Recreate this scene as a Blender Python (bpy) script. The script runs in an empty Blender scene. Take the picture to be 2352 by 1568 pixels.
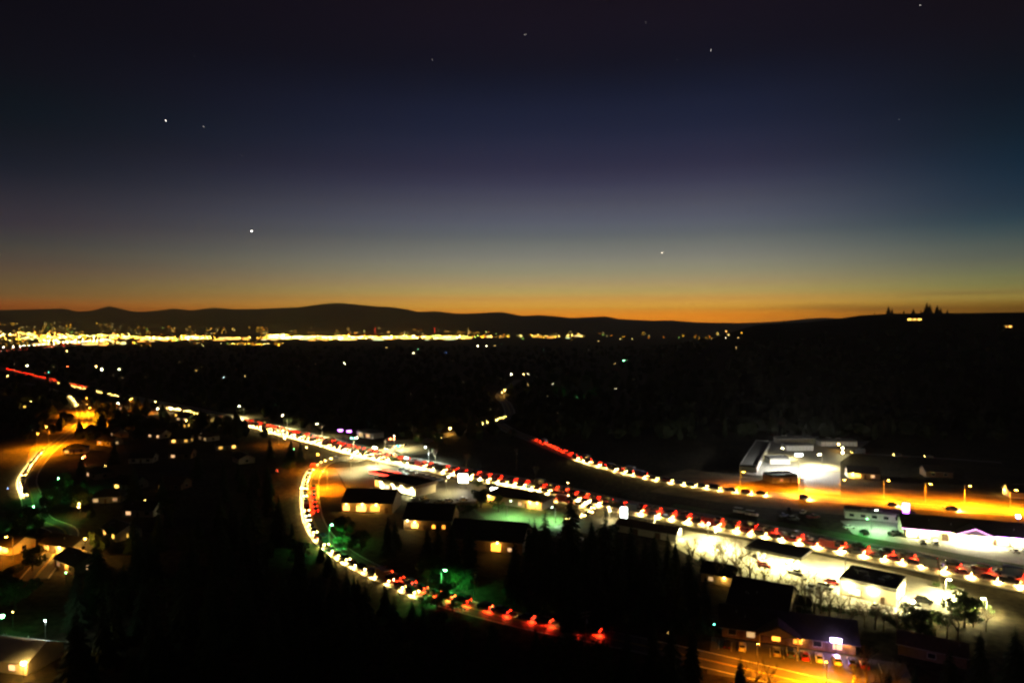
import bpy, math, random
from mathutils import Vector, Matrix, noise
random.seed(7)
sc = bpy.context.scene
COL = sc.collection
R = math.radians

HAZE = 6e-5
# ------------------------------------------------------------------ camera
FPX, CAMH = 1590.0, 80.0            # focal length in pixels of a 2352 wide frame, drone height
PITCH = math.atan(39 / FPX)
cam_d = bpy.data.cameras.new('camera'); cam = bpy.data.objects.new('camera', cam_d); COL.objects.link(cam)
cam_d.sensor_width = 36; cam_d.lens = 36 * FPX / 2352
cam_d.clip_start = 1; cam_d.clip_end = 200000
cam_d.dof.use_dof = True; cam_d.dof.focus_distance = 2.2; cam_d.dof.aperture_fstop = 3.8   # focused short, so everything far is a little soft
cam.location = (0, 0, CAMH); cam.rotation_euler = (math.pi / 2 - PITCH, 0, 0)
sc.camera = cam

# ------------------------------------------------------------------ sky after sunset
def lin(c): return tuple(((x / 255) / 12.92 if x / 255 <= .04045 else ((x / 255 + .055) / 1.055) ** 2.4) for x in c) + (1,)
W = bpy.data.worlds.new('World'); sc.world = W; W.use_nodes = True
nt = W.node_tree; N = nt.nodes; L = nt.links; N.clear()
def math_node(op, a, b=None, c=None):
    n = N.new('ShaderNodeMath'); n.operation = op
    for i, v in enumerate((a, b, c)):
        if v is None: continue
        if isinstance(v, (int, float)): n.inputs[i].default_value = v
        else: L.new(v, n.inputs[i])
    return n.outputs[0]
def maprange(v, a, b, c, d):
    n = N.new('ShaderNodeMapRange'); n.interpolation_type = 'SMOOTHSTEP'
    L.new(v, n.inputs[0])
    for i, x in enumerate((a, b, c, d)): n.inputs[i + 1].default_value = x
    return n.outputs[0]
def mixcol(f, a, b, mode='MIX'):
    n = N.new('ShaderNodeMix'); n.data_type = 'RGBA'; n.blend_type = mode
    if isinstance(f, (int, float)): n.inputs[0].default_value = f
    else: L.new(f, n.inputs[0])
    for i, v in ((6, a), (7, b)):
        if isinstance(v, tuple): n.inputs[i].default_value = v
        else: L.new(v, n.inputs[i])
    return n.outputs[2]
tc = N.new('ShaderNodeTexCoord'); sep = N.new('ShaderNodeSeparateXYZ'); L.new(tc.outputs['Generated'], sep.inputs[0])
sx, sy, sz = sep.outputs
elev = math_node('MULTIPLY', math_node('ARCSINE', sz), 180 / math.pi)          # degrees above the horizon
azim = math_node('MULTIPLY', math_node('ARCTAN2', sx, sy), 180 / math.pi)      # degrees right of north
# thin streaky cloud bands low over the horizon
mp = N.new('ShaderNodeMapping'); mp.inputs['Scale'].default_value = (2.2, 2.2, 55)
L.new(tc.outputs['Generated'], mp.inputs[0])
nz = N.new('ShaderNodeTexNoise'); nz.inputs['Scale'].default_value = 1.6; nz.inputs['Detail'].default_value = 4
L.new(mp.outputs[0], nz.inputs['Vector'])
def ramp(stops):                               # [elevation in degrees, linear colour]
    n = N.new('ShaderNodeValToRGB'); cr = n.color_ramp; cr.interpolation = 'CARDINAL'
    while len(cr.elements) < len(stops): cr.elements.new(.5)
    for e, (p, c) in zip(cr.elements, stops): e.position = p / 90; e.color = tuple(x / 5 for x in c) + (1,)
    L.new(math_node('DIVIDE', elev, 90), n.inputs[0]); return n.outputs[0]
SKY_C = ramp([[0, [3.09121, 1.00091, 0.05748]], [0.82, [3.09121, 1.00091, 0.05748]], [1.461, [2.26444, 1.15319, 0.15354]], [1.959, [1.53477, 0.76788, 0.15119]], [2.528, [0.99698, 0.68959, 0.19959]], [3.344, [0.68403, 0.51065, 0.23608]], [4.193, [0.45754, 0.40976, 0.24656]], [5.287, [0.31198, 0.30281, 0.24028]], [6.935, [0.16976, 0.18488, 0.18384]], [8.292, [0.11708, 0.12844, 0.16789]], [9.673, [0.08445, 0.08831, 0.12797]], [11.041, [0.05382, 0.05537, 0.09786]], [12.328, [0.0327, 0.03277, 0.0689]], [14.924, [0.01618, 0.02012, 0.04919]], [17.484, [0.00876, 0.01253, 0.03357]], [19.938, [0.0055, 0.00648, 0.01681]], [24.286, [0.00707, 0.00478, 0.01094]], [50, [0.0035, 0.003, 0.0055]], [90, [0.0025, 0.0025, 0.0045]]])
SKY_L = ramp([[0, [0.95516, 0.23445, 0.03012]], [1.247, [0.95516, 0.23445, 0.03012]], [1.827, [0.43888, 0.20085, 0.05733]], [2.724, [0.23815, 0.14351, 0.05972]], [3.878, [0.13329, 0.0884, 0.0605]], [5.23, [0.06936, 0.06394, 0.05658]], [6.574, [0.0435, 0.03672, 0.04947]], [7.91, [0.02896, 0.02679, 0.04071]], [10.104, [0.00941, 0.01313, 0.02458]], [12.266, [0.00403, 0.008, 0.01522]], [14.416, [0.00145, 0.0058, 0.01094]], [16.496, [0.00238, 0.00376, 0.00811]], [20.236, [0.00227, 0.00244, 0.00612]], [50, [0.0035, 0.003, 0.0055]], [90, [0.0025, 0.0025, 0.0045]]])
SKY_R = ramp([[0, [0.67297, 0.32854, 0.02824]], [1.253, [0.67297, 0.32854, 0.02824]], [1.719, [0.76597, 0.52462, 0.09735]], [2.505, [0.4282, 0.38237, 0.11357]], [3.433, [0.25547, 0.26744, 0.1247]], [4.331, [0.15437, 0.17395, 0.12361]], [5.687, [0.07947, 0.11282, 0.10668]], [6.806, [0.0321, 0.06682, 0.08717]], [7.947, [0.01638, 0.03983, 0.06528]], [10.152, [0.0058, 0.02346, 0.04653]], [12.323, [0.00323, 0.01448, 0.02872]], [14.482, [0.00247, 0.00848, 0.01814]], [16.57, [0.00292, 0.00546, 0.01163]], [20.324, [0.00475, 0.00357, 0.00758]], [50, [0.0035, 0.003, 0.0055]], [90, [0.0025, 0.0025, 0.0045]]])
skycol = mixcol(maprange(azim, 4, -40, 0, 1), SKY_C, SKY_L)
skycol = mixcol(maprange(azim, 14, 38, 0, 1), skycol, SKY_R)
band = math_node('MULTIPLY', maprange(nz.outputs[0], .52, .72, 0, .45), math_node('MULTIPLY', maprange(elev, 5, 1, 0, 1), maprange(azim, 10, 34, .12, 1)))
skycol = mixcol(band, skycol, lin((70, 48, 30)))
away = maprange(math_node('ABSOLUTE', azim), 45, 150, 5.0, 1.25)                  # the glow dies away from the sunset
skycol = mixcol(1.0, skycol, (1, 1, 1, 1), 'MULTIPLY')
nsh = N.new('ShaderNodeTexSky'); nsh.sky_type = 'NISHITA'; nsh.sun_disc = False
nsh.sun_elevation = R(-6); nsh.sun_rotation = R(8); nsh.altitude = 300
bg = N.new('ShaderNodeBackground'); L.new(skycol, bg.inputs[0]); L.new(away, bg.inputs[1])
bg2 = N.new('ShaderNodeBackground'); L.new(nsh.outputs[0], bg2.inputs[0]); bg2.inputs[1].default_value = .05
add = N.new('ShaderNodeAddShader'); L.new(bg.outputs[0], add.inputs[0]); L.new(bg2.outputs[0], add.inputs[1])
wo = N.new('ShaderNodeOutputWorld'); L.new(add.outputs[0], wo.inputs[0])

sc.view_settings.view_transform = 'Standard'; sc.view_settings.look = 'None'
sc.view_settings.exposure = 0; sc.view_settings.gamma = 1
sc.render.engine = 'CYCLES'
cy = sc.cycles
cy.use_denoising = True; cy.max_bounces = 1; cy.diffuse_bounces = 1; cy.glossy_bounces = 1; cy.transmission_bounces = 1
cy.volume_bounces = 0; cy.sample_clamp_indirect = 4; cy.use_light_tree = True; cy.light_sampling_threshold = 0.02
cy.caustics_reflective = False; cy.caustics_refractive = False; cy.filter_width = 1.6
cy.use_adaptive_sampling = True; cy.adaptive_threshold = .02; cy.adaptive_min_samples = 48

# ------------------------------------------------------------------ pixel -> place
def ray(u, v):
    a = (u - 1176) / FPX; b = -(v - 784) / FPX; c, s = math.cos(PITCH), math.sin(PITCH)
    return Vector((a, c + b * s, -s + b * c))
def P(u, v, z=0.0):
    d = ray(u, v); t = (z - CAMH) / d.z
    return Vector((d.x * t, d.y * t, z))
def height_at(p, v):                     # height that shows at image row v at the distance of p
    return CAMH + p.y * ray(1176, v).z / ray(1176, v).y

# ------------------------------------------------------------------ materials
MATS = {}
def mat(name, base, rough=.7, metal=0.0, var=.25, scale=3.0, bump=0.0, spec=.4, base2=None):
    if name in MATS: return MATS[name]
    m = bpy.data.materials.new(name); m.use_nodes = True; t = m.node_tree; b = t.nodes['Principled BSDF']
    b.inputs['Roughness'].default_value = rough; b.inputs['Metallic'].default_value = metal
    b.inputs['Specular IOR Level'].default_value = spec
    if var > 0:
        co = t.nodes.new('ShaderNodeTexCoord'); n = t.nodes.new('ShaderNodeTexNoise'); n.inputs['Scale'].default_value = scale; n.inputs['Detail'].default_value = 5; n.inputs['Roughness'].default_value = .65
        t.links.new(co.outputs['Object'], n.inputs['Vector'])
        r = t.nodes.new('ShaderNodeValToRGB'); r.color_ramp.elements[0].position = .3; r.color_ramp.elements[1].position = .72
        b2 = base2 or tuple(min(1, x * (1 + var)) for x in base)
        r.color_ramp.elements[0].color = tuple(x * (1 - var) for x in base) + (1,); r.color_ramp.elements[1].color = tuple(b2) + (1,)
        t.links.new(n.outputs[0], r.inputs[0]); t.links.new(r.outputs[0], b.inputs['Base Color'])
        if bump > 0:
            bp = t.nodes.new('ShaderNodeBump'); bp.inputs['Strength'].default_value = bump; t.links.new(n.outputs[0], bp.inputs['Height']); t.links.new(bp.outputs[0], b.inputs['Normal'])
    else: b.inputs['Base Color'].default_value = tuple(base) + (1,)
    MATS[name] = m; return m
def emat(name, col, strength, sampling='AUTO'):
    if name in MATS: return MATS[name]
    m = bpy.data.materials.new(name); m.use_nodes = True; b = m.node_tree.nodes['Principled BSDF']
    b.inputs['Base Color'].default_value = tuple(x * .6 for x in col) + (1,); b.inputs['Roughness'].default_value = .3
    b.inputs['Emission Color'].default_value = tuple(col) + (1,); b.inputs['Emission Strength'].default_value = strength
    if name.split('_')[0] in ('headlight', 'tail', 'lens', 'shopfront', 'signal', 'nav'): sampling = 'NONE'   # these lamps carry a light of their own or are far off
    m.cycles.emission_sampling = sampling
    MATS[name] = m; return m
GROUND = mat('meadow_ground', (.026, .026, .016), .95, var=.5, scale=.035, base2=(.06, .048, .03), spec=.1)
_t = GROUND.node_tree; _co = _t.nodes.new('ShaderNodeTexCoord'); _n2 = _t.nodes.new('ShaderNodeTexNoise'); _n2.inputs['Scale'].default_value = .45; _n2.inputs['Detail'].default_value = 6
_mr = _t.nodes.new('ShaderNodeMapRange'); _mr.inputs[1].default_value = .35; _mr.inputs[2].default_value = .65; _mr.inputs[3].default_value = .35; _mr.inputs[4].default_value = 1.5
_mx = _t.nodes.new('ShaderNodeMix'); _mx.data_type = 'RGBA'; _mx.blend_type = 'MULTIPLY'; _mx.inputs[0].default_value = 1
_bs = _t.nodes['Principled BSDF']; _src = _bs.inputs['Base Color'].links[0].from_socket
_t.links.new(_co.outputs['Object'], _n2.inputs['Vector']); _t.links.new(_n2.outputs[0], _mr.inputs[0]); _t.links.new(_src, _mx.inputs[6]); _t.links.new(_mr.outputs[0], _mx.inputs[7]); _t.links.new(_mx.outputs[2], _bs.inputs['Base Color'])
GRASS = mat('lawn_grass', (.04, .075, .02), .95, var=.4, scale=.6, bump=.4)
ASPH = mat('asphalt', (.062, .06, .058), .62, var=.3, scale=.35, bump=.12, spec=.45)
ASPH2 = mat('old_asphalt', (.075, .07, .065), .7, var=.35, scale=.22, bump=.15)
CONC = mat('concrete', (.33, .32, .29), .8, var=.22, scale=.4, bump=.1)
PAVE = mat('pavement_concrete', (.24, .235, .22), .85, var=.2, scale=.8)
PAINTW = mat('road_paint_white', (.7, .7, .68), .6, var=.15, scale=2)
PAINTY = mat('road_paint_yellow', (.62, .42, .06), .6, var=.15, scale=2)
HILL = mat('hill_brush', (.02, .022, .014), 1, var=.5, scale=.01, base2=(.05, .045, .028), spec=.05)
MOUNT = mat('mountain_forest', (.028, .03, .026), 1, var=.4, scale=.0015, base2=(.05, .05, .042), spec=.02)
BARK = mat('bark', (.075, .06, .045), .95, var=.4, scale=6, bump=.4)
TWIG = mat('pale_bark', (.17, .14, .09), .9, var=.3, scale=6)
NEEDLE = mat('conifer_needles', (.022, .04, .018), .85, var=.5, scale=1.2, spec=.15)
LEAF = mat('shrub_leaves', (.045, .075, .022), .8, var=.5, scale=2, spec=.2)
DARKWOOD = mat('far_wood_foliage', (.02, .028, .014), .95, var=.5, scale=.05, spec=.05)
METAL = mat('galvanised_steel', (.35, .35, .35), .5, .6, var=.15, scale=8)
DARKMETAL = mat('dark_metal', (.04, .04, .042), .5, .4, var=.1, scale=8)
WHITEP = mat('white_panel', (.72, .72, .7), .5, var=.08, scale=1.5)
CREAM = mat('cream_render', (.55, .48, .36), .8, var=.15, scale=1.2, bump=.1)
TANW = mat('tan_siding', (.36, .28, .19), .8, var=.2, scale=1.5)
GREYW = mat('grey_siding', (.32, .32, .31), .8, var=.2, scale=1.5)
BROWNW = mat('brown_siding', (.2, .13, .085), .8, var=.25, scale=1.5)
PALEW = mat('pale_siding', (.6, .58, .52), .75, var=.12, scale=1.5)
ROOFD = mat('dark_shingle_roof', (.026, .023, .022), .9, var=.35, scale=1.6, bump=.4)
ROOFB = mat('brown_shingle_roof', (.085, .055, .04), .9, var=.35, scale=1.6, bump=.4)
ROOFG = mat('grey_membrane_roof', (.11, .11, .11), .85, var=.45, scale=.7)
ROOFW = mat('white_metal_roof', (.55, .55, .54), .5, var=.12, scale=.5)
GLASSD = mat('dark_window_glass', (.015, .017, .02), .08, var=0, spec=.6)
FRAME = mat('window_frame_white', (.6, .6, .58), .5, var=0)
DOORM = mat('door_brown', (.12, .07, .045), .6, var=.2, scale=4)
RUBBER = mat('tyre_rubber', (.02, .02, .02), .9, var=0)
REDP = mat('red_panel', (.45, .03, .03), .45, var=.1, scale=2)
WOODP = mat('utility_pole_wood', (.12, .085, .06), .9, var=.3, scale=5)
PAINTS = {'white': mat('car_paint_white', (.7, .7, .7), .3, var=0, spec=.6), 'silver': mat('car_paint_silver', (.4, .41, .42), .3, .5, var=0), 'black': mat('car_paint_black', (.015, .015, .017), .25, var=0, spec=.6), 'red': mat('car_paint_red', (.33, .02, .02), .3, var=0, spec=.6), 'blue': mat('car_paint_blue', (.03, .06, .2), .3, var=0, spec=.6), 'grey': mat('car_paint_grey', (.12, .125, .13), .3, .4, var=0)}
WARM, WHITE, YEL, SOD, GRN = (1, .66, .22), (1, .9, .6), (1, .8, .3), (1, .27, .004), (.12, 1, .22)
E_HEAD = emat('headlight_lit', (1, .64, .13), 260); E_HEADS = emat('headlight_side_lit', (1, .64, .13), 60)
E_TAIL = emat('tail_light_lit', (1, .018, .004), 34); E_TAILS = emat('tail_light_side_lit', (1, .02, .006), 22)
LENS_OFF = mat('headlight_off', (.5, .5, .5), .15, var=0); TAIL_OFF = mat('tail_light_off', (.25, .01, .01), .2, var=0)
E_WARMWIN = emat('lit_window_warm', (1, 0.5, 0.08), 5); E_WHITEWIN = emat('lit_window_white', (1, 0.86, 0.45), 9); E_ORWIN = emat('lit_window_orange', (1, 0.36, 0.03), 4)
E_DIMWIN = emat('lit_window_dim', (1, .62, .25), 1.2)
E_SIGN = emat('lit_sign_white', (1, .95, .78), 14); E_SIGNC = emat('lit_sign_cool', (.85, 1, .95), 12)
E_PURPLE = emat('led_purple', (.55, .12, 1), 9); E_PINK = emat('led_pink', (1, .35, .95), 7); E_RED = emat('led_red', (1, .04, .02), 14); E_CYAN = emat('signal_green_lit', (.05, 1, .6), 120); E_SIGRED = emat('signal_red_lit', (1, .06, .02), 120); E_BLUE = emat('led_blue', (.12, .2, 1), 14)
E_CANOPY = emat('canopy_light_panel', (1, .96, .8), 30)

# ------------------------------------------------------------------ mesh helpers
class MB:
    def __init__(s): s.v = []; s.f = []; s.m = []; s.cur = 0
    def add(s, vs, fs):
        o = len(s.v); s.v += [tuple(x) for x in vs]; s.f += [tuple(i + o for i in f) for f in fs]; s.m += [s.cur] * len(fs)
    def box(s, c, d, rz=0, top=1.0):
        x, y, z = d[0] / 2, d[1] / 2, d[2] / 2; cs, sn = math.cos(rz), math.sin(rz); vs = []
        for k, (i, j, l) in enumerate(((-1, -1, -1), (1, -1, -1), (1, 1, -1), (-1, 1, -1), (-1, -1, 1), (1, -1, 1), (1, 1, 1), (-1, 1, 1))):
            t = top if l > 0 else 1; a, b = i * x * t, j * y * t
            vs.append((c[0] + a * cs - b * sn, c[1] + a * sn + b * cs, c[2] + l * z))
        s.add(vs, [(3, 2, 1, 0), (4, 5, 6, 7), (0, 1, 5, 4), (1, 2, 6, 5), (2, 3, 7, 6), (3, 0, 4, 7)])
    def tube(s, a, b, r1, r2, n=6, cap=True):
        a = Vector(a); b = Vector(b); d = (b - a).normalized(); u = d.orthogonal().normalized(); w = d.cross(u); vs = []
        for p, r in ((a, r1), (b, r2)):
            for k in range(n): t = 2 * math.pi * k / n; vs.append(p + (u * math.cos(t) + w * math.sin(t)) * r)
        fs = [(k, (k + 1) % n, n + (k + 1) % n, n + k) for k in range(n)]
        if cap: fs += [tuple(range(n))[::-1], tuple(range(n, 2 * n))]
        s.add(vs, fs)
    def loft(s, secs, cap=True):
        n = len(secs[0]); vs = [p for q in secs for p in q]; fs = []
        for i in range(len(secs) - 1):
            for k in range(n): fs.append((i * n + k, i * n + (k + 1) % n, (i + 1) * n + (k + 1) % n, (i + 1) * n + k))
        if cap: fs += [tuple(range(n))[::-1], tuple(range((len(secs) - 1) * n, len(secs) * n))]
        s.add(vs, fs)
    def octa(s, c, r, rz=None):
        x, y, z = c; q = rz or r
        s.add([(x + r, y, z), (x, y + r, z), (x - r, y, z), (x, y - r, z), (x, y, z + q), (x, y, z - q)], [(0, 1, 4), (1, 2, 4), (2, 3, 4), (3, 0, 4), (1, 0, 5), (2, 1, 5), (3, 2, 5), (0, 3, 5)])
    def mesh(s, name, mats):
        m = bpy.data.meshes.new(name); m.from_pydata(s.v, [], s.f); m.update()
        for x in (mats if isinstance(mats, (list, tuple)) else [mats]): m.materials.append(x)
        if any(s.m): m.polygons.foreach_set('material_index', s.m)
        return m
    def build(s, name, mats, parent=None, loc=None, rz=0, smooth=False):
        m = s.mesh(name, mats)
        if smooth: m.polygons.foreach_set('use_smooth', [True] * len(m.polygons))
        return obj(name, m, parent, loc, rz)
def obj(name, data, parent=None, loc=None, rz=0):
    o = bpy.data.objects.new(name, data); COL.objects.link(o)
    if parent: o.parent = parent
    if loc is not None: o.location = loc
    if rz: o.rotation_euler[2] = rz
    return o
def tag(o, label=None, cat=None, group=None, kind=None):
    if label: o['label'] = label
    if cat: o['category'] = cat
    if group: o['group'] = group
    if kind: o['kind'] = kind
    return o
def empty(name, loc, rz, label, cat, group=None):
    o = bpy.data.objects.new(name, None); COL.objects.link(o); o.location = loc; o.rotation_euler[2] = rz; o.empty_display_size = .5
    return tag(o, label, cat, group)
KIDS = {}
def copy_tree(o, parent=None):
    c = o.copy(); COL.objects.link(c); c.parent = parent
    for ch in o.children: copy_tree(ch, c)
    return c
def light(kind, loc, power, col, parent=None, size=.3, spot=None, rot=None, sx=None, sy=None):
    d = bpy.data.lights.new('lamp_light', kind); d.energy = power; d.color = col
    if kind in ('POINT', 'SPOT'): d.shadow_soft_size = size
    if kind == 'SPOT': d.spot_size = R(spot); d.spot_blend = .6
    if kind == 'AREA': d.shape = 'RECTANGLE'; d.size = sx; d.size_y = sy
    o = bpy.data.objects.new('lamp_light', d); COL.objects.link(o); o.location = loc
    if rot: o.rotation_euler = rot
    if parent: o.parent = parent
    return o
KEEP = []                                     # (x, y, r) taken ground
def keep(p, r): KEEP.append((p[0], p[1], r))
def free(x, y, m=0):
    return all((x - a) ** 2 + (y - b) ** 2 > (r + m) ** 2 for a, b, r in KEEP)

# ------------------------------------------------------------------ ground, hill and mountains
g = MB(); rings = [-3000, -800, 0, 60, 150, 260, 400, 700, 1200, 2200, 4000, 8000, 16000, 24000]
xs = [-45000, -15000, -5000, -1500, -500, -150, 0, 150, 500, 1500, 5000, 15000, 45000]
g.add([(x, y, 0) for y in rings for x in xs], [(j * len(xs) + i, j * len(xs) + i + 1, (j + 1) * len(xs) + i + 1, (j + 1) * len(xs) + i) for j in range(len(rings) - 1) for i in range(len(xs) - 1)])
tag(g.build('ground', GROUND), kind='structure')
def lerp_table(t, x):
    if x <= t[0][0]: return t[0][1]
    for (a, p), (b, q) in zip(t, t[1:]):
        if x <= b: return p + (q - p) * (x - a) / (b - a)
    return t[-1][1]
RIDGE = [(-1500, 716), (-700, 705), (-300, 714), (0, 712), (80, 710), (150, 708), (180, 716), (215, 713), (250, 702), (275, 708), (300, 714), (330, 716), (370, 712), (400, 708), (440, 713), (490, 706), (540, 710), (600, 709), (690, 705), (740, 698), (775, 695), (820, 699), (860, 703), (900, 705), (935, 710), (960, 716), (1000, 714), (1050, 720), (1090, 719), (1150, 716), (1200, 725), (1240, 723), (1290, 727), (1310, 730), (1390, 726), (1420, 732), (1500, 736), (1540, 735), (1600, 740), (1700, 741.5), (1750, 740), (1800, 737), (1850, 732), (1890, 729), (1930, 731), (1975, 735), (2100, 733), (2400, 731), (3000, 728), (4200, 735)]
RD = 14000.0
def mtn_z(u, d):                             # d = distance along +y, u = column that direction belongs to
    top = CAMH + RD * (745 - lerp_table(RIDGE, u)) / FPX
    if d <= RD: k = max(0, (d - 6500) / (RD - 6500)); k = k * k * (3 - 2 * k) * .55 + .45 * k ** 1.6
    else: k = max(-.1, 1 - (d - RD) / 6000)
    x = (u - 1176) / FPX * d
    bump = noise.fractal(Vector((x / 1600, d / 1600, 3)), 1, 2, 5) * 60 * k * (1 - min(1, max(0, k))) * 2
    return top * k + bump - 6 * (1 - k)
us = list(range(-1500, 4201, 12)); ds = [6400, 6900, 7500, 8200, 9000, 9900, 10800, 11700, 12600, 13400, 14000, 15500, 18000, 20500]
mt = MB()
mt.add([((u - 1176) / FPX * d, d, mtn_z(u, d)) for d in ds for u in us], [(j * len(us) + i, j * len(us) + i + 1, (j + 1) * len(us) + i + 1, (j + 1) * len(us) + i) for j in range(len(ds) - 1) for i in range(len(us) - 1)])
tag(mt.build('mountain_range', MOUNT, smooth=True), kind='structure')
HR = [(1600, 760), (1680, 748), (1750, 745), (1850, 740), (1930, 731), (1975, 724), (2050, 720), (2200, 719), (2352, 717), (2700, 712), (3400, 716)]
HD = 1500.0
def hill_z(u, d):
    top = CAMH + HD * (745 - lerp_table(HR, u)) / FPX
    top *= min(1, max(0, (u - 1480) / 260)) ** .7 if u < 1740 else 1
    if d <= HD: k = max(0, (d - 560) / (HD - 560)); k = k * k * (3 - 2 * k)
    else: k = max(-.05, 1 - (d - HD) / 1500)
    x = (u - 1176) / FPX * d
    return top * k + noise.fractal(Vector((x / 180, d / 180, 9)), 1, 2, 4) * 5 * k * (1 - k) * 3 - 2.5 * (1 - k)
us = list(range(1480, 3401, 16)); ds = list(range(540, 1541, 50)) + [1700, 2000, 2400, 2900, 3200]
hl = MB()
hl.add([((u - 1176) / FPX * d, d, hill_z(u, d)) for d in ds for u in us], [(j * len(us) + i, j * len(us) + i + 1, (j + 1) * len(us) + i + 1, (j + 1) * len(us) + i) for j in range(len(ds) - 1) for i in range(len(us) - 1)])
tag(hl.build('hill', HILL, smooth=True), kind='structure')
def surf(x, y):
    if y < 300: return 0.0
    u = 1176 + x / y * FPX; z = 0.0
    if u >= 1480 and y < 3200: z = max(z, hill_z(u, y))
    if y > 6400: z = max(z, mtn_z(u, y))
    return z
def hit(u, v, lift=0.0):                     # where the sight line meets the land
    d = ray(u, v); y = 300.0
    while y < 15000:
        z = CAMH + d.z / d.y * y
        if z <= surf(d.x / d.y * y, y) + lift: break
        y += max(4, y * .006)
    return Vector((d.x / d.y * y, y, surf(d.x / d.y * y, y)))

# ------------------------------------------------------------------ roads
def spline(pts, step=4.0):
    pts = [Vector((p[0], p[1], 0)) for p in pts]; pts = [pts[0] * 2 - pts[1]] + pts + [pts[-1] * 2 - pts[-2]]; out = []
    for i in range(1, len(pts) - 2):
        a, b, c, d = pts[i - 1:i + 3]; n = max(1, int((c - b).length / step))
        for k in range(n):
            t = k / n; out.append(.5 * ((2 * b) + (c - a) * t + (2 * a - 5 * b + 4 * c - d) * t * t + (3 * b - a - 3 * c + d) * t ** 3))
    return out + [pts[-2]]
def offset(path, o):                          # + = to the right of travel
    r = []
    for i, p in enumerate(path):
        t = (path[min(i + 1, len(path) - 1)] - path[max(i - 1, 0)]).normalized(); r.append(p + Vector((t.y, -t.x, 0)) * o)
    return r
def ribbon(b, path, w0, w1, z, thick=0.0):
    A, B = offset(path, w0), offset(path, w1); n = len(path)
    vs = [(p.x, p.y, z) for p in A] + [(p.x, p.y, z) for p in B]
    b.add(vs, [(n + i, n + i + 1, i + 1, i) for i in range(n - 1)])
    if thick:
        for q in (A, B):
            vs = [(p.x, p.y, z) for p in q] + [(p.x, p.y, z - thick) for p in q]
            b.add(vs, [(i, i + 1, n + i + 1, n + i) for i in range(n - 1)])
def dashes(b, path, o, w, z, on, off):
    q = offset(path, o); s = 0
    for i in range(len(q) - 1):
        l = (q[i + 1] - q[i]).length
        if s % (on + off) < on: ribbon(b, q[i:i + 2], -w / 2, w / 2, z)
        s += l
def road(name, path, w, z, mt_=ASPH, kerb=False, walk=0, markings='two', taken=2.0):
    b = MB(); ribbon(b, path, -w / 2, w / 2, z); r = tag(b.build(name, mt_), kind='structure')
    mk = MB(); near = [p for p in path if p.length < 900]
    if len(near) > 2:
        if markings == 'five':
            for s in (-1, 1):
                ribbon(mk, near, s * 1.75 - .15, s * 1.75 + .15, z + .012); mk.cur = 1
                ribbon(mk, near, s * 5.55 - .15, s * 5.55 + .15, z + .012); ribbon(mk, near, s * 8.9 - .08, s * 8.9 + .08, z + .012); mk.cur = 0
        elif markings == 'two':
            for s in (-1, 1): ribbon(mk, near, s * .2 - .1, s * .2 + .1, z + .012)
            mk.cur = 1
            for s in (-1, 1): ribbon(mk, near, s * (w / 2 - .5) - .14, s * (w / 2 - .5) + .14, z + .012)
        tag(mk.build('lane_marking', [PAINTY, PAINTW], r), kind='stuff')
    if kerb:
        for s in (-1, 1):
            k = MB(); ribbon(k, near, s * w / 2, s * (w / 2 + .25), z + .13, .16); k.build('kerb', CONC, r)
            if walk: k = MB(); ribbon(k, near, s * (w / 2 + .26), s * (w / 2 + .26 + walk), z + .12, .15); k.build('pavement', PAVE, r)
    for p in path[::2]:
        if p.length < 1500: keep(p, w / 2 + taken)
    return r
white_lane = [(-1300, 1620), (-913, 1235), (-620, 942), (-405, 735)] + [P(u, v, .7)[:2] for u, v in ((400, 935), (530, 963), (640, 990), (750, 1018), (860, 1046), (1060, 1088), (1210, 1116), (1400, 1160), (1630, 1202), (1900, 1254), (2100, 1291), (2352, 1340))] + [(262, 128)]
MAIN = offset(spline(white_lane), -4.2)       # travels towards the near right; camera side is its right side
MAIN = [p for p in MAIN]
road('main_highway', MAIN, 18.4, .05, ASPH, True, 1.8, 'five', 3)
RAMP = spline([P(820, 1050)[:2]] + [P(u, v)[:2] for u, v in ((785, 1053), (745, 1063), (722, 1085), (712, 1115), (712, 1150), (720, 1195), (748, 1240), (808, 1285), (890, 1325), (980, 1365), (1105, 1402), (1250, 1437), (1360, 1458))] + [(38, 168), (70, 150), (110, 125)])
road('curving_side_road', RAMP, 9.0, .04, ASPH2, False, 0, 'two')
UPPER = spline([(-12, 560), (0, 515)] + [P(u, v)[:2] for u, v in ((1220, 1008), (1330, 1053), (1480, 1093), (1620, 1117), (1800, 1138), (2000, 1154), (2352, 1180))] + [(290, 268), (360, 240)])
road('upper_road', UPPER, 11.0, .04, mat('brightened_asphalt', (.12, .11, .1), .75, var=.3, scale=.3), False, 0, 'two')  # paler asphalt, part of the lamp brightness is put into its colour
WEST = spline([P(u, v)[:2] for u, v in ((60, 880), (120, 895), (165, 910), (182, 930), (188, 970), (115, 1030), (78, 1072), (62, 1105), (72, 1140), (90, 1190))] + [(-170, 262), (-150, 215)])
road('west_street', WEST, 9.0, .04, ASPH2, False, 0, 'two')
WCROSS = spline([P(u, v)[:2] for u, v in ((188, 955), (290, 951), (380, 950), (440, 948))])
road('west_cross_street', WCROSS, 9.0, .034, ASPH2, False, 0, 'two')
NORTH = spline([P(u, v)[:2] for u, v in ((800, 1060), (860, 1042), (930, 1025), (1040, 995), (1085, 983), (1165, 957), (1165, 930), (1150, 905), (1190, 872))])
road('north_street', NORTH, 10.0, .034, ASPH2, False, 0, 'two')
FARHWY = spline([P(u, v)[:2] for u, v in ((-300, 830), (0, 806), (60, 801), (130, 795), (200, 789), (250, 785))], 15)
road('far_highway', FARHWY, 16, .05, ASPH, False, 0, 'none', 8)

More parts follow.
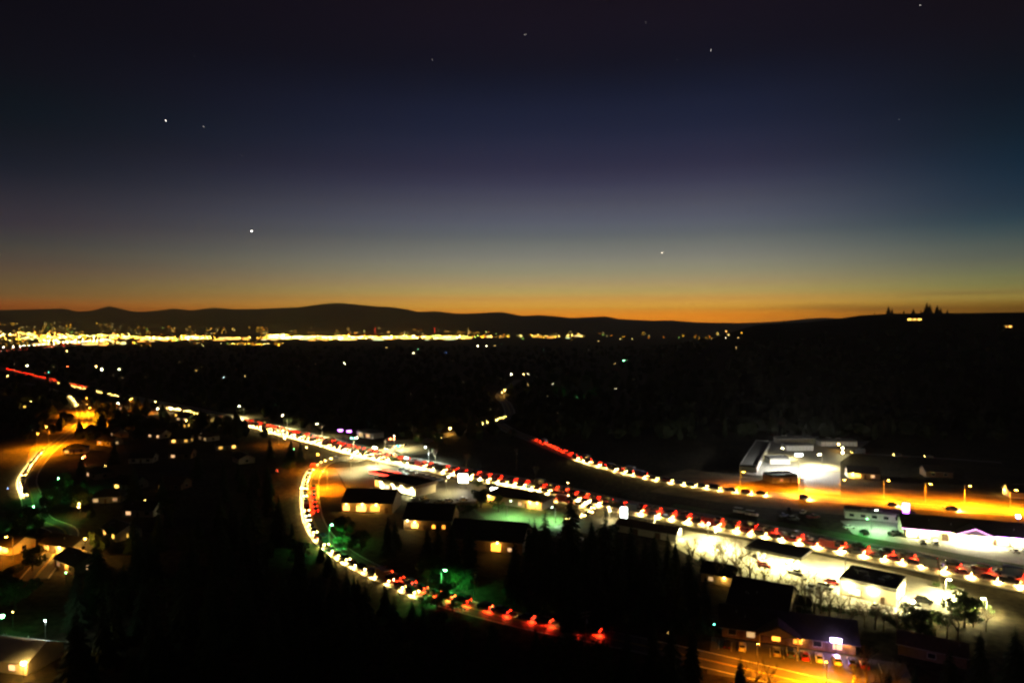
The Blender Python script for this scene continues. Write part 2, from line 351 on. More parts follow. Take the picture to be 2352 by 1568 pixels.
def lot(name, corners, z, m, taken=True):
    b = MB(); b.add([(p[0], p[1], z) for p in corners], [tuple(range(len(corners)))])
    o = tag(b.build(name, m), kind='structure')
    if o.data.polygons[0].normal.z < 0: o.data.flip_normals()
    if taken:
        c = sum((Vector((p[0], p[1], 0)) for p in corners), Vector()) / len(corners)
        keep(c, max((Vector((p[0], p[1], 0)) - c).length for p in corners) * .85)
    return o
def frame(p, rz): return Matrix.Translation(Vector((p[0], p[1], 0))) @ Matrix.Rotation(rz, 4, 'Z')
def rect(p, rz, w, d): m = frame(p, rz); return [(m @ Vector((x * w / 2, y * d / 2, 0)))[:2] for x, y in ((-1, -1), (1, -1), (1, 1), (-1, 1))]
def stalls(p, rz, n, pitch, length, z, name='parking_line'):
    b = MB(); 
    for i in range(n + 1): b.box((i * pitch - n * pitch / 2, 0, 0), (.12, length, .008))
    tag(b.build(name, PAINTW, None, (p[0], p[1], z), rz), kind='structure')

# ------------------------------------------------------------------ vehicles
def section(x, w, z0, z1, r=.14):
    return [(x, -w, z0 + r), (x, -w + r, z0), (x, w - r, z0), (x, w, z0 + r), (x, w * .97, z1 - r), (x, w * .97 - r * 1.2, z1), (x, -w * .97 + r * 1.2, z1), (x, -w * .97, z1 - r)]
KINDS = {
 'car':    dict(L=4.6, body=[(-2.3, .74, .38, .86), (-2.15, .86, .3, .98), (-1.3, .9, .24, 1.0), (.9, .9, .24, .96), (1.9, .86, .26, .84), (2.25, .74, .34, .7)], cab=[(-1.75, .7, .98), (-1.05, .6, 1.44), (.25, .6, 1.46), (1.15, .74, .94)], head=(2.24, .6, .62), tail=(-2.28, .62, .78)),
 'suv':    dict(L=4.7, body=[(-2.35, .8, .42, 1.02), (-2.2, .92, .34, 1.12), (-1.2, .94, .28, 1.12), (1.0, .94, .28, 1.1), (2.0, .9, .3, 1.0), (2.32, .8, .4, .86)], cab=[(-2.2, .78, 1.1), (-1.9, .7, 1.74), (.3, .68, 1.76), (1.2, .8, 1.08)], head=(2.3, .66, .8), tail=(-2.34, .7, 1.0)),
 'pickup': dict(L=5.6, body=[(-2.8, .84, .5, 1.02), (-2.7, .95, .42, 1.08), (-.6, .96, .36, 1.08), (1.3, .96, .36, 1.1), (2.4, .93, .38, 1.06), (2.78, .84, .48, .92)], cab=[(-.75, .84, 1.07), (-.55, .74, 1.8), (.75, .74, 1.82), (1.55, .84, 1.08)], head=(2.76, .7, .84), tail=(-2.8, .78, .9)),
 'truck':  dict(L=7.4, body=[(-3.7, 1.1, .5, .9), (-3.6, 1.15, .5, .95), (0, 1.15, .5, .95), (1.9, 1.1, .45, 1.3), (3.2, 1.08, .45, 1.35), (3.65, 1.0, .5, 1.1)], cab=[(1.7, 1.0, 1.3), (1.8, .95, 2.3), (2.6, .95, 2.35), (3.2, 1.0, 1.35)], head=(3.62, .85, .85), tail=(-3.72, .95, .85)),
 'van':    dict(L=5.4, body=[(-2.7, .9, .42, 1.3), (-2.6, .98, .32, 1.42), (-1.2, 1.0, .28, 1.42), (1.2, 1.0, .28, 1.4), (2.2, .96, .3, 1.15), (2.66, .84, .4, .95)], cab=[(-2.62, .92, 1.4), (-2.5, .84, 2.2), (1.0, .84, 2.24), (1.95, .92, 1.3)], head=(2.62, .7, .85), tail=(-2.69, .82, 1.1)),
}
def vehicle_parts(k):
    q = KINDS[k]; out = {}
    b = MB(); b.loft([section(*s) for s in q['body']])
    c = q['cab']; (x1, w1, z1), (x2, w2, z2) = c[1], c[2]           # roof skin
    b.loft([[(x1 - .06, -w1, z1 - .02), (x1 - .06, w1, z1 - .02), (x1 + .04, w1 - .12, z1 + .035), (x1 + .04, -w1 + .12, z1 + .035)], [(x2 + .06, -w2, z2 - .02), (x2 + .06, w2, z2 - .02), (x2 - .06, w2 - .12, z2 + .035), (x2 - .06, -w2 + .12, z2 + .035)]])
    if k == 'pickup': 
        for s in (-1, 1): b.box((-1.7, s * .9, 1.16), (2.1, .1, .2))
        b.box((-2.74, 0, 1.16), (.1, 1.8, .2))
    if k == 'truck': b.box((-1.05, 0, 2.05), (5.2, 2.35, 2.2))
    out['body'] = b
    b = MB()
    v = []
    for x, w, z in c: v += [(x, -w, z), (x, w, z)]
    b.add(v, [(0, 1, 3, 2), (2, 3, 5, 4), (4, 5, 7, 6), (1, 7, 5, 3), (0, 2, 4, 6), (0, 6, 7, 1)]); out['window_glass'] = b
    wheels = []
    for x in (-q['L'] * .3, q['L'] * .31):
        for s in (-1, 1):
            b = MB(); y = s * (q['body'][2][1] - .1); b.tube((x, y - .12, .34), (x, y + .12, .34), .34, .34, 12); wheels.append(b)
    out['wheel'] = wheels
    hx, hy, hz = q['head']; tx, ty, tz = q['tail']
    hs = []; ts = []
    for s in (-1, 1):
        b = MB(); b.box((hx, s * hy, hz), (.14, .3, .17)); b.m = [0, 2, 2 if s < 0 else 0, 1, 2 if s > 0 else 0, 0]; hs.append(b)
        b = MB(); b.box((tx, s * ty, tz), (.1, .24, .3)); b.m = [0, 2, 2 if s < 0 else 0, 0, 2 if s > 0 else 0, 1]; ts.append(b)
    out['headlight'] = hs; out['tail_light'] = ts
    return out
VM = {}; LOD = {}
def lamp_mats(lit):                     # casing, lens and wrap-round edge of headlights and tail lights
    return ([LENS_OFF, E_HEAD if lit else LENS_OFF, E_HEADS if lit == 'toward' else LENS_OFF], [TAIL_OFF, E_TAIL if lit else TAIL_OFF, E_TAILS if lit == 'away' else TAIL_OFF])
def vehicle_meshes(k, lit):
    if (k, lit) in VM: return VM[(k, lit)]
    p = vehicle_parts(k); hm, tm = lamp_mats(lit)
    VM[(k, lit)] = dict(body=p['body'].mesh('body', PAINTS['white']), window_glass=p['window_glass'].mesh('window_glass', GLASSD), wheel=[b.mesh('wheel', RUBBER) for b in p['wheel']], headlight=[b.mesh('headlight', hm) for b in p['headlight']], tail_light=[b.mesh('tail_light', tm) for b in p['tail_light']])
    return VM[(k, lit)]
def lod_mesh(k, paint, lit):
    if (k, paint, lit) in LOD: return LOD[(k, paint, lit)]
    p = vehicle_parts(k); a = MB(); hm, tm = lamp_mats(lit)
    for i, key in ((0, 'body'), (1, 'window_glass'), (2, 'wheel'), (3, 'headlight'), (6, 'tail_light')):
        for b in (p[key] if isinstance(p[key], list) else [p[key]]):
            n0 = len(a.m); a.add(b.v, b.f); a.m[n0:] = [i + x for x in b.m]
    LOD[(k, paint, lit)] = a.mesh('vehicle', [PAINTS[paint], GLASSD, RUBBER] + hm + tm); return LOD[(k, paint, lit)]
VNAME = {'car': ('car', 'car'), 'suv': ('suv', 'suv'), 'pickup': ('pickup_truck', 'pickup'), 'van': ('van', 'van'), 'truck': ('box_truck', 'truck')}
BEAMS = {}; GLOWS = {}
def vehicle(k, paint, loc, rz, label, group, lit=True, far=False, beam=0, glow=1):
    nm, cat = VNAME[k]
    if far:
        o = obj(nm, lod_mesh(k, paint, lit), None, loc, rz); tag(o, label, cat, group)
    else:
        m = vehicle_meshes(k, lit); o = empty(nm, loc, rz, label, cat, group)
        b = obj('body', m['body'], o); b.material_slots[0].link = 'OBJECT'; b.material_slots[0].material = PAINTS[paint]
        obj('window_glass', m['window_glass'], o)
        for w in m['wheel']: obj('wheel', w, o)
        for w in m['headlight']: obj('headlight', w, o)
        for w in m['tail_light']: obj('tail_light', w, o)
    if beam:
        if beam not in BEAMS:
            BEAM = BEAMS[beam] = bpy.data.lights.new('headlight_beam', 'SPOT'); BEAM.energy = 7000 * beam; BEAM.color = (1, .66, .17); BEAM.spot_size = R(148); BEAM.spot_blend = .8; BEAM.shadow_soft_size = .25
        l = bpy.data.objects.new('headlight_beam', BEAMS[beam]); COL.objects.link(l); l.parent = o; l.location = (KINDS[k]['head'][0] - .1, -KINDS[k]['body'][2][1] - .14, KINDS[k]['head'][2] + .1); l.rotation_euler = (-R(20), -R(8), 0)   # added spot outside the right flank, lays an unbroken light strip on the road
    elif lit == 'away':
        if glow not in GLOWS:
            GLOW = GLOWS[glow] = bpy.data.lights.new('tail_light_glow', 'SPOT'); GLOW.energy = 2400 * glow; GLOW.color = (1, .03, .008); GLOW.spot_size = R(150); GLOW.spot_blend = .8; GLOW.shadow_soft_size = .25
        l = bpy.data.objects.new('tail_light_glow', GLOWS[glow]); COL.objects.link(l); l.parent = o; l.location = (KINDS[k]['tail'][0], KINDS[k]['body'][2][1] + .14, KINDS[k]['tail'][2]); l.rotation_euler = (R(18), 0, 0)  # added spot outside the left flank that spreads red over the road
    return o
def arc(path):
    s = [0]
    for a, b in zip(path, path[1:]): s.append(s[-1] + (b - a).length)
    return s
def near_s(path, p):
    s = arc(path); return s[min(range(len(path)), key=lambda i: (path[i].xy - Vector(p[:2])).length)]
def queue(path, off, s0, s1, gap, forward, where, group, z=.05, beam=0, glow=1, mix=('car', 'car', 'suv', 'pickup', 'suv', 'car', 'van', 'car', 'suv', 'pickup', 'car', 'truck')):
    q = offset(path, off); s = arc(q); pos = s0 + random.uniform(0, gap); i = 0
    while pos < s1:
        while i < len(s) - 2 and s[i + 1] < pos: i += 1
        t = (pos - s[i]) / max(1e-6, s[i + 1] - s[i]); p = q[i].lerp(q[i + 1], t); d = (q[i + 1] - q[i])
        rz = math.atan2(d.y, d.x) + (0 if forward else math.pi)
        k = random.choice(mix); paint = random.choice(('black', 'grey', 'black', 'blue', 'grey', 'black', 'red'))
        far = p.length > 430
        what = {'car': 'car', 'suv': 'suv', 'pickup': 'pickup truck', 'van': 'van', 'truck': 'box truck'}[k]
        vehicle(k, paint, (p.x, p.y, z), rz, '%s %s %s' % (paint, what, where), group, 'toward' if math.cos(rz) * p.x + math.sin(rz) * p.y < 0 or beam else 'away', far, beam, glow)
        pos += KINDS[k]['L'] + gap * random.choice((.5, .7, .8, 1, 1.2, 1.8))
sM = lambda u, v: near_s(MAIN, P(u, v))
queue(MAIN, 3.75, sM(400, 935), sM(2352, 1340) + 30, 1.3, True, 'with headlights on in the oncoming lane of the main highway', 'oncoming highway traffic', beam=4.5)
queue(MAIN, 7.2, sM(400, 935), sM(900, 1055), 2.0, True, 'with headlights on in the outer highway lane before the junction', 'oncoming highway traffic', beam=4.5)
queue(MAIN, -3.75, sM(560, 965), sM(2352, 1340) + 30, 2.6, False, 'showing red lights in the outbound lane of the main highway', 'outbound highway traffic', glow=1.3)
queue(MAIN, -3.9, sM(0, 848), sM(230, 893), 5, False, 'with lights on along the far highway beyond the dark trees', 'far highway traffic')
queue(MAIN, 3.9, sM(130, 880), sM(300, 918), 6, True, 'with lights on along the far highway beyond the dark trees', 'far highway traffic')
sR = lambda u, v: near_s(RAMP, P(u, v))
queue(RAMP, 1.9, sR(775, 1056), sR(975, 1368), 1.8, True, 'with headlights on coming down the curving side road', 'side road traffic', .04, 1)
queue(RAMP, -1.9, sR(850, 1310), sR(1360, 1458), 1.4, False, 'showing red lights on the curving side road', 'side road traffic', .04)
queue(RAMP, -1.9, sR(712, 1120), sR(720, 1175), 3, False, 'showing red lights on the curve near the glowing store porch', 'side road traffic', .04)
sU = lambda u, v: near_s(UPPER, P(u, v))
queue(UPPER, 2.0, sU(1820, 1140), sU(2352, 1180) + 12, 26, True, 'with headlights on under the orange lamps of the upper road', 'upper road traffic', .04, 1.8)
queue(UPPER, 2.0, sU(1330, 1053), sU(1800, 1138), 2.0, True, 'with headlights on along the upper road with orange lamps', 'upper road traffic', .04, 1.8)
queue(UPPER, -2.0, sU(1225, 1010), sU(1480, 1093), 2.2, False, 'showing red lights where the upper road climbs away', 'upper road traffic', .04)
sW = lambda u, v: near_s(WEST, P(u, v))
queue(WEST, 2.0, sW(165, 910), sW(180, 932), 1.8, True, 'with headlights on above the orange crossing of west street', 'west street traffic', .04, 1)
queue(WEST, 2.0, sW(112, 1032), sW(75, 1140), 1.8, True, 'with headlights on in the bend of the west street', 'west street traffic', .04, 1)
sN = lambda u, v: near_s(NORTH, P(u, v))
queue(NORTH, -2.0, sN(1082, 983), sN(1165, 957), 2.6, False, 'with headlights on along the street behind the junction', 'north street traffic', .034, 1)
queue(NORTH, -2.0, sN(885, 1032), sN(935, 1022), 2.6, False, 'with headlights on waiting behind the junction', 'north street traffic', .034, 1)
queue(FARHWY, 4, 200, arc(FARHWY)[-1], 7, True, 'with lights on along the distant highway at the town edge', 'distant highway traffic')
queue(FARHWY, -4, 200, arc(FARHWY)[-1], 22, False, 'with lights on along the distant highway at the town edge', 'distant highway traffic')

# ------------------------------------------------------------------ street lamps and other lamps
LENS = {'sodium': ((1, .42, .04), 160), 'white': ((1, .9, .5), 160), 'warm': ((1, .6, .14), 110), 'green': ((.2, 1, .35), 170), 'mercury': ((.75, 1, .7), 120), 'cool': ((.8, 1, .95), 180), 'purple': ((.5, .15, 1), 90), 'red': ((1, .1, .03), 110), 'blue': ((.15, .3, 1), 60), 'cyan': ((.1, 1, .75), 110)}
LIGHTC = {'sodium': SOD, 'white': (1, .83, .34), 'warm': (1, .48, .07), 'green': (.1, 1, .16), 'mercury': (.55, .95, .5), 'cool': (.85, 1, .85), 'purple': (.5, .15, 1), 'red': (1, .1, .03), 'blue': (.1, .25, 1), 'cyan': (.1, 1, .7)}
LAMPM = {}
def street_lamp(p, h, kind, power, label, group=None, big=1.0, rz=0.0, arm=1.6, dim=1.0, name='street_lamp'):
    key = (round(h, 1), kind, big, arm, dim)
    if key not in LAMPM:
        a = MB(); a.tube((0, 0, 0), (0, 0, h), .13, .07, 6); a.tube((0, 0, 0), (0, 0, .5), .2, .2, 6)
        b = MB(); b.tube((0, 0, h - .1), (arm, 0, h + .15), .06, .05, 5)
        c = MB(); c.box((arm + .25 * big, 0, h + .18), (.8 * big, .34 * big, .16), 0, .8)
        d = MB(); d.box((arm + .25 * big, 0, h + .06 - .04 * big), (.62 * big, .28 * big, .12 * big), 0, 1)
        col, st = LENS[kind]
        LAMPM[key] = (a.mesh('pole', METAL), b.mesh('arm', METAL), c.mesh('lamp_head', DARKMETAL), d.mesh('lens', emat('lens_%s_%.2f' % (kind, dim), col, st * dim)))
    o = empty(name, p, rz, label, 'street lamp', group); ms = LAMPM[key]
    obj('pole', ms[0], o); obj('arm', ms[1], o); hd = obj('lamp_head', ms[2], o); obj('lens', ms[3], hd)
    if power: light('SPOT', (arm + .25 * big, 0, h - .3 - .1 * big), power * 1.9, LIGHTC[kind], o, .25, 158)
    return o
def yard_lamp(p, kind, label, group=None, h=5.0, r=.45, power=0, dim=1.0):
    key = ('yard', round(h, 1), kind, r, dim)
    if key not in LAMPM:
        a = MB(); a.tube((0, 0, 0), (0, 0, h), .09, .06, 6)
        b = MB()
        for z0, z1, k0, k1 in ((-.8, -.3, .55, .95), (-.3, .4, .95, .9), (.4, .9, .9, .3)): b.tube((0, 0, h + r * (z0 + .8)), (0, 0, h + r * (z1 + .8)), r * k0, r * k1, 8, True)
        c = MB(); c.tube((0, 0, h + r * 1.72), (0, 0, h + r * 2.0), r * .9, r * .2, 8)
        col, st = LENS[kind]
        LAMPM[key] = (a.mesh('pole', DARKMETAL), b.mesh('globe', emat('lens_%s_%.2f' % (kind, dim), col, st * dim)), c.mesh('cap', DARKMETAL))
    o = empty('yard_lamp', p, 0, label, 'lamp', group); ms = LAMPM[key]
    obj('pole', ms[0], o); obj('globe', ms[1], o); obj('cap', ms[2], o)
    if power: light('POINT', (0, 0, h - .3), power, LIGHTC[kind], o, .25)
    return o

# ------------------------------------------------------------------ buildings
def gable_roof(b, w, d, h, rise, over=.5, th=.22):
    x = w / 2 + over; y = d / 2 + over; e = h - rise * over / (d / 2)
    for s in (-1, 1):
        v = [(-x, s * y, e), (x, s * y, e), (x, 0, h + rise), (-x, 0, h + rise)]; v += [(p[0], p[1], p[2] + th) for p in v]
        b.add(v, [(0, 1, 2, 3), (4, 7, 6, 5), (0, 4, 5, 1), (1, 5, 6, 2), (3, 2, 6, 7), (0, 3, 7, 4)])
def hip_roof(b, w, d, h, rise, over=.5, th=.18):
    x = w / 2 + over; y = d / 2 + over; r = max(.2, (w - d) / 2)
    v = [(-x, -y, h), (x, -y, h), (x, y, h), (-x, y, h), (-x, -y, h + th), (x, -y, h + th), (x, y, h + th), (-x, y, h + th), (-r, 0, h + rise), (r, 0, h + rise)]
    b.add(v, [(3, 2, 1, 0), (0, 1, 5, 4), (1, 2, 6, 5), (2, 3, 7, 6), (3, 0, 4, 7), (4, 5, 9, 8), (6, 7, 8, 9), (5, 6, 9), (7, 4, 8)])
def flat_roof(b, w, d, h, para=.7):
    b.box((0, 0, h - .1), (w - .5, d - .5, .2))
    for s in (-1, 1):
        b.box((0, s * (d / 2 - .12), h + para / 2 - .15), (w + .1, .34, para + .3)); b.box((s * (w / 2 - .12), 0, h + para / 2 - .152), (.34, d - .5, para + .29))
def vary(m):                                  # rooms are not all equally bright
    n = m.name.split('.')[0]
    if not n.startswith('lit_window'): return m
    e = m.node_tree.nodes['Principled BSDF'].inputs; k = random.choice((.3, .6, 1, 1, 1.4)); c = tuple(e['Emission Color'].default_value)[:3]
    return emat('%s_%d' % (n, int(k * 10)), (c[0], min(1, c[1] * random.choice((.9, 1, 1.12))), c[2]), e['Emission Strength'].default_value * k)
def on_side(side, w, d, t, z, out=0.0):
    return {'f': ((t, -d / 2 - out, z), 0), 'b': ((t, d / 2 + out, z), math.pi), 'l': ((-w / 2 - out, t, z), -math.pi / 2), 'r': ((w / 2 + out, t, z), math.pi / 2)}[side]
def building(name, p, rz, w, d, h, label, cat='building', group=None, roof='gable', rise=2.5, wall=TANW, roofm=ROOFD, windows=(), doors=(), lamps=(), chimney=False, detail=True, z=0.0, over=.5, taken=True):
    """windows: (side, offset, sill, width, height, pane material); doors: (side, offset, width, height); lamps: (side, offset, height, kind, power)"""
    o = empty(name, (p[0], p[1], z), rz, label, cat, group)
    b = MB(); x, y = w / 2, d / 2
    b.add([(-x, -y, -.6), (x, -y, -.6), (x, y, -.6), (-x, y, -.6), (-x, -y, h), (x, -y, h), (x, y, h), (-x, y, h)], [(0, 1, 5, 4), (1, 2, 6, 5), (2, 3, 7, 6), (3, 0, 4, 7)])
    if roof == 'gable': b.add([(-x, -y, h), (-x, y, h), (-x, 0, h + rise), (x, -y, h), (x, y, h), (x, 0, h + rise)], [(1, 0, 2), (3, 4, 5)])
    b.build('wall', wall, o)
    b = MB()
    if roof == 'gable': gable_roof(b, w, d, h + .01, rise, over)
    elif roof == 'hip': hip_roof(b, w, d, h + .01, rise, over)
    else: flat_roof(b, w, d, h)
    r = b.build('roof', roofm, o)
    if chimney: b = MB(); b.box((w * .22, d * .12, h + rise * .9), (.9, .7, 1.9)); b.build('chimney', BROWNW, r)
    if detail and math.hypot(p[0], p[1]) < 330:
        if roof == 'gable':
            b = MB(); b.box((0, 0, h + rise + .2), (w + 2 * over, .4, .1)); b.build('ridge_cap', roofm, r)
            for s_ in (-1, 1): b = MB(); b.box((0, s_ * (d / 2 + over + .06), h - rise * over / (d / 2) + .1), (w + 2 * over, .14, .14)); b.build('gutter', METAL, r)
            for k_ in range(3):
                x_, y_ = random.uniform(-.4, .4) * w, random.choice((-1, 1)) * random.uniform(.15, .3) * d
                b = MB(); b.tube((x_, y_, h + rise * (1 - abs(y_) / (d / 2)) - .1), (x_, y_, h + rise * (1 - abs(y_) / (d / 2)) + .75), .12, .12, 6); b.build('vent', METAL, r)
        elif roof == 'flat':
            for k_ in range(3): x_, y_ = random.uniform(-.35, .35) * w, random.uniform(-.3, .3) * d; b = MB(); b.box((x_, y_, h + .4), (random.uniform(.8, 2), random.uniform(.8, 1.6), .8)); b.build('roof_vent', METAL, r)
    for side, t, sill, ww, hh, pane in windows:
        c, a = on_side(side, w, d, t, sill + hh / 2, .02); b = MB(); b.box((0, 0, 0), (ww, .06, hh)); q = b.build('window', vary(pane), o, c, a)
        if detail:
            b = MB()
            for s in (-1, 1): b.box((s * (ww / 2 + .05), 0, 0), (.1, .14, hh + .2)); b.box((0, 0, s * (hh / 2 + .05)), (ww, .14, .1))
            n = max(1, int(round(ww / 1.4)))
            for i in range(1, n): b.box((-ww / 2 + ww * i / n, 0, 0), (.07, .1, hh))
            b.build('frame', FRAME, q)
    for side, t, ww, hh in doors:
        c, a = on_side(side, w, d, t, hh / 2, .03); b = MB(); b.box((0, 0, 0), (ww, .08, hh)); q = b.build('door', DOORM, o, c, a)
        if detail: b = MB(); b.box((ww * .38, -.08, 0), (.06, .08, .16)); b.build('handle', METAL, q)
    for side, t, hh, kind, power in lamps:
        c, a = on_side(side, w, d, t, hh, .14); b = MB(); b.box((0, 0, 0), (.5, .26, .24), 0, .7); b.build('wall_lamp', emat('lens_%s_%.2f' % (kind, .5), LENS[kind][0], LENS[kind][1] * .5), o, c, a)
        c, a = on_side(side, w, d, t, hh - .4, .8)
        if power: light('POINT', c, power, LIGHTC[kind], o, .2)
    if taken: keep(p, max(w, d) * .62 + 1)
    return o
ALONG = math.atan2(-.64, .77)                 # direction of the highway here
# --- gas station
GC = P(1787, 1258, 6); gm = frame(GC, ALONG)
lot('station_forecourt', [P(1600, 1225)[:2], P(1690, 1236)[:2], P(1870, 1272)[:2], P(2080, 1318)[:2], P(2215, 1352)[:2], P(2180, 1425)[:2], P(2030, 1408)[:2], P(1880, 1390)[:2], P(1690, 1322)[:2]], .022, CONC)
can = empty('station_canopy', (GC.x, GC.y, 0), ALONG, 'wide fuel station canopy with dark flat top and glaring white underside', 'canopy')
b = MB(); b.box((0, 0, 5.75), (18, 11.5, .7)); b.build('canopy_roof', ROOFD, can)
b = MB()
for s in (-1, 1): b.box((0, s * 5.86, 5.75), (18.3, .12, .9)); b.box((s * 9.1, 0, 5.75), (.12, 11.5, .9))
b.build('fascia', WHITEP, can)
for x in (-5.5, 5.5):
    for y in (-3.2, 3.2): b = MB(); b.box((x, y, 2.7), (.45, .45, 5.4)); b.build('column', WHITEP, can)
for x in (-6.5, -2.2, 2.2, 6.5):
    for y in (-3.6, 0, 3.6): b = MB(); b.box((x, y, 5.36), (1.2, 1.2, .06)); b.build('light_panel', E_CANOPY, can)
light('AREA', (0, 0, 5.25), 24000, (1, .85, .28), can, sx=15, sy=9)
for i, (x, y) in enumerate(((-5.5, -1), (-5.5, 1.4), (5.5, -1), (5.5, 1.4))):
    q = gm @ Vector((x, y, 0)); o = empty('fuel_pump', (q.x, q.y, .022), ALONG, 'fuel pump on its island under the station canopy', 'fuel pump', 'pumps under the station canopy')
    b = MB(); b.box((0, 0, .09), (2.4, 1.0, .18)); b.build('island', CONC, o)
    b = MB(); b.box((0, 0, 1.05), (.9, .5, 1.75)); b.build('cabinet', WHITEP, o)
    b = MB(); b.box((0, -.26, 1.5), (.6, .05, .35)); b.build('display', E_SIGNC, o)
    b = MB(); b.tube((.5, 0, 1.6), (.62, -.2, .5), .03, .03, 5); b.build('hose', RUBBER, o)
for (x, y, k, c) in ((-3.2, -3.6, 'suv', 'red'), (3.0, 3.8, 'car', 'silver'), (7, -4, 'pickup', 'white'), (-7.4, 3.4, 'car', 'black')):
    q = gm @ Vector((x, y, 0)); vehicle(k, c, (q.x, q.y, .022), ALONG + random.uniform(-.1, .1), '%s %s filling up beside the pumps under the station canopy' % (c, {'suv': 'suv', 'car': 'car', 'pickup': 'pickup truck'}[k]), None, False)
SP = P(2005, 1325, 5); st = frame(SP, ALONG)
store = building('station_store', SP, ALONG, 15, 13.5, 4.6, 'square cream station store with flat grey roof and floodlit walls', 'shop', roof='flat', wall=CREAM, roofm=ROOFG,
    windows=[('l', 0, .6, 8, 2.4, E_WHITEWIN), ('f', -3.5, .9, 3.2, 1.8, E_WHITEWIN), ('r', 2, .9, 3, 1.8, E_WHITEWIN)], doors=[('l', 5.2, 1.8, 2.4), ('f', 4, 1.1, 2.2)],
    lamps=[('l', -3, 3.9, 'white', 5000), ('l', 3.5, 3.9, 'white', 5000), ('f', -5, 3.8, 'white', 3500), ('f', 1.5, 3.8, 'white', 2600), ('r', -3, 3.8, 'white', 6000), ('r', 3, 3.8, 'white', 5000)])
for (x, y, sx, sy, sz) in ((-3, 2, 2.2, 1.6, 1.0), (2.5, -1.5, 1.6, 1.6, .9), (3.4, 3.2, 1.2, 2.0, .7)):
    b = MB(); b.box((x, y, 4.6 + sz / 2), (sx, sy, sz)); b.build('roof_unit', METAL, store)
for i, (x, y, rz, k, c) in enumerate(((-11.5, 1, .1, 'car', 'red'), (-12, -4.5, .05, 'suv', 'white'), (-15, -8.5, 1.5, 'pickup', 'silver'), (3, -10.6, 1.55, 'car', 'white'), (12, -4, .1, 'car', 'silver'), (13, 2, .05, 'suv', 'black'))):
    q = st @ Vector((x, y, 0)); vehicle(k, c, (q.x, q.y, .022), ALONG + rz, '%s %s parked by the station store, %s' % (c, {'suv': 'suv', 'car': 'car', 'pickup': 'pickup truck'}[k], ['nose to the shop door', 'facing the shop window', 'near the canopy', 'along the back wall', 'beside the right wall', 'beside the far right corner'][i]), None, False)
for i, (u, vb, vt, pw, lab) in enumerate(((1941, 1322, 1268, 26000, 'between the highway and the station store'), (2172, 1372, 1328, 20000, 'at the station exit next to a dark pole'), (2266, 1408, 1374, 16000, 'above the hedge at the end of the station lot'), (2252, 1420, 1384, 4000, 'lower one above the hedge at the end of the station lot'), (2235, 1410, 1398, 0, ''))):
    if not lab: continue
    q = P(u, vb); street_lamp(q, max(3.5, height_at(q, vt)), 'white', pw, 'tall white lot lamp ' + lab, big=1.5, arm=.5, rz=random.uniform(0, 6), name='lot_lamp')
yard_lamp(P(2096, 1410), 'white', 'bright low lamp before the hedge at the back of the station store', h=3.2, r=.45, power=11000)
yard_lamp(P(2132, 1438), 'white', 'low lamp hidden in the hedge below the station lot', h=2.4, r=.25, power=4500)
yard_lamp(P(2225, 1432), 'white', 'low lamp among the bushes at the right end of the hedge', h=2.6, r=.2, power=3500)
# --- floodlit restaurant row across the highway
RW = frame(P(2222, 1214, 3.6), R(-20)); rp = RW @ Vector((0, 0, 0))
lot('restaurant_forecourt', [P(1930, 1195)[:2], P(2080, 1196)[:2], P(2420, 1232)[:2], P(2420, 1322)[:2], P(2300, 1298)[:2], P(2090, 1258)[:2], P(1960, 1226)[:2]], .022, CONC)
rest = building('restaurant', rp, R(-20), 44, 13, 3.9, 'long restaurant with black gable roof edged in purple light and glaring white front', 'restaurant', rise=3.4, wall=CREAM, roofm=ROOFD, over=.9,
    windows=[('f', x, .5, 3.2, 2.6, E_WHITEWIN) for x in (-19.5, -15, -4, 0, 4, 9.5, 14, 18.5)], doors=[('f', -8.5, 2.2, 2.6), ('f', 6.9, 1.2, 2.4)],
    lamps=[('f', x, 3.5, 'white', 2600) for x in (-18, -12, -6, 6.5, 12, 18)])
b = MB(); v = []
for y0, y1 in ((-10.5, -3),):
    for s in (-1, 1):
        q = [(s * 6.4, -10.6, 3.7), (0, -10.6, 6.3), (0, -3.2, 6.3), (s * 6.4, -5, 3.7)]; q += [(a, c_, z + .2) for a, c_, z in q]; b.add(q, [(0, 1, 2, 3), (7, 6, 5, 4), (0, 4, 5, 1), (1, 5, 6, 2), (2, 6, 7, 3), (3, 7, 4, 0)])
b.build('entrance_gable', ROOFD, rest)
b = MB(); b.add([(-5.6, -10.2, 3.9), (5.6, -10.2, 3.9), (0, -10.2, 6.2)], [(0, 1, 2)]); b.build('gable_panel', WHITEP, rest)
for x in (-5.4, -1.9, 1.9, 5.4): b = MB(); b.box((x, -10, 1.95), (.35, .35, 3.9)); b.build('porch_column', WHITEP, rest)
for (x0, x1) in ((-22.8, -7), (7, 22.8)): b = MB(); b.box(((x0 + x1) / 2, -7.5, 3.62), (x1 - x0, .1, .16)); b.build('eave_light_strip', E_PINK if x0 < 0 else E_PURPLE, rest)
for s in (-1, 1): b = MB(); b.tube((s * 6.5, -10.72, 3.75), (0, -10.72, 6.42), .08, .08, 5); b.build('gable_light_strip', E_PINK, rest)
light('AREA', (0, -8, 3.6), 11000, (1, .93, .62), rest, sx=10, sy=3.5)
light('POINT', (20, -10, 3.4), 3000, (.8, .5, 1), rest, .3)
for i, (x, c) in enumerate(((-13, 'silver'), (11.5, 'white'), (15, 'black'), (-17, 'grey'))):
    q = RW @ Vector((x, -12.6, 0)); vehicle('car' if i % 2 else 'suv', c, (q.x, q.y, .022), R(70), '%s %s parked nose to the glaring restaurant front' % (c, 'car' if i % 2 else 'suv'), None, False)
so = P(2082, 1206); sg = empty('pylon_sign', (so.x - 2, so.y - 3, .02), R(-20), 'pink and purple lit pylon sign at the corner of the restaurant', 'sign')
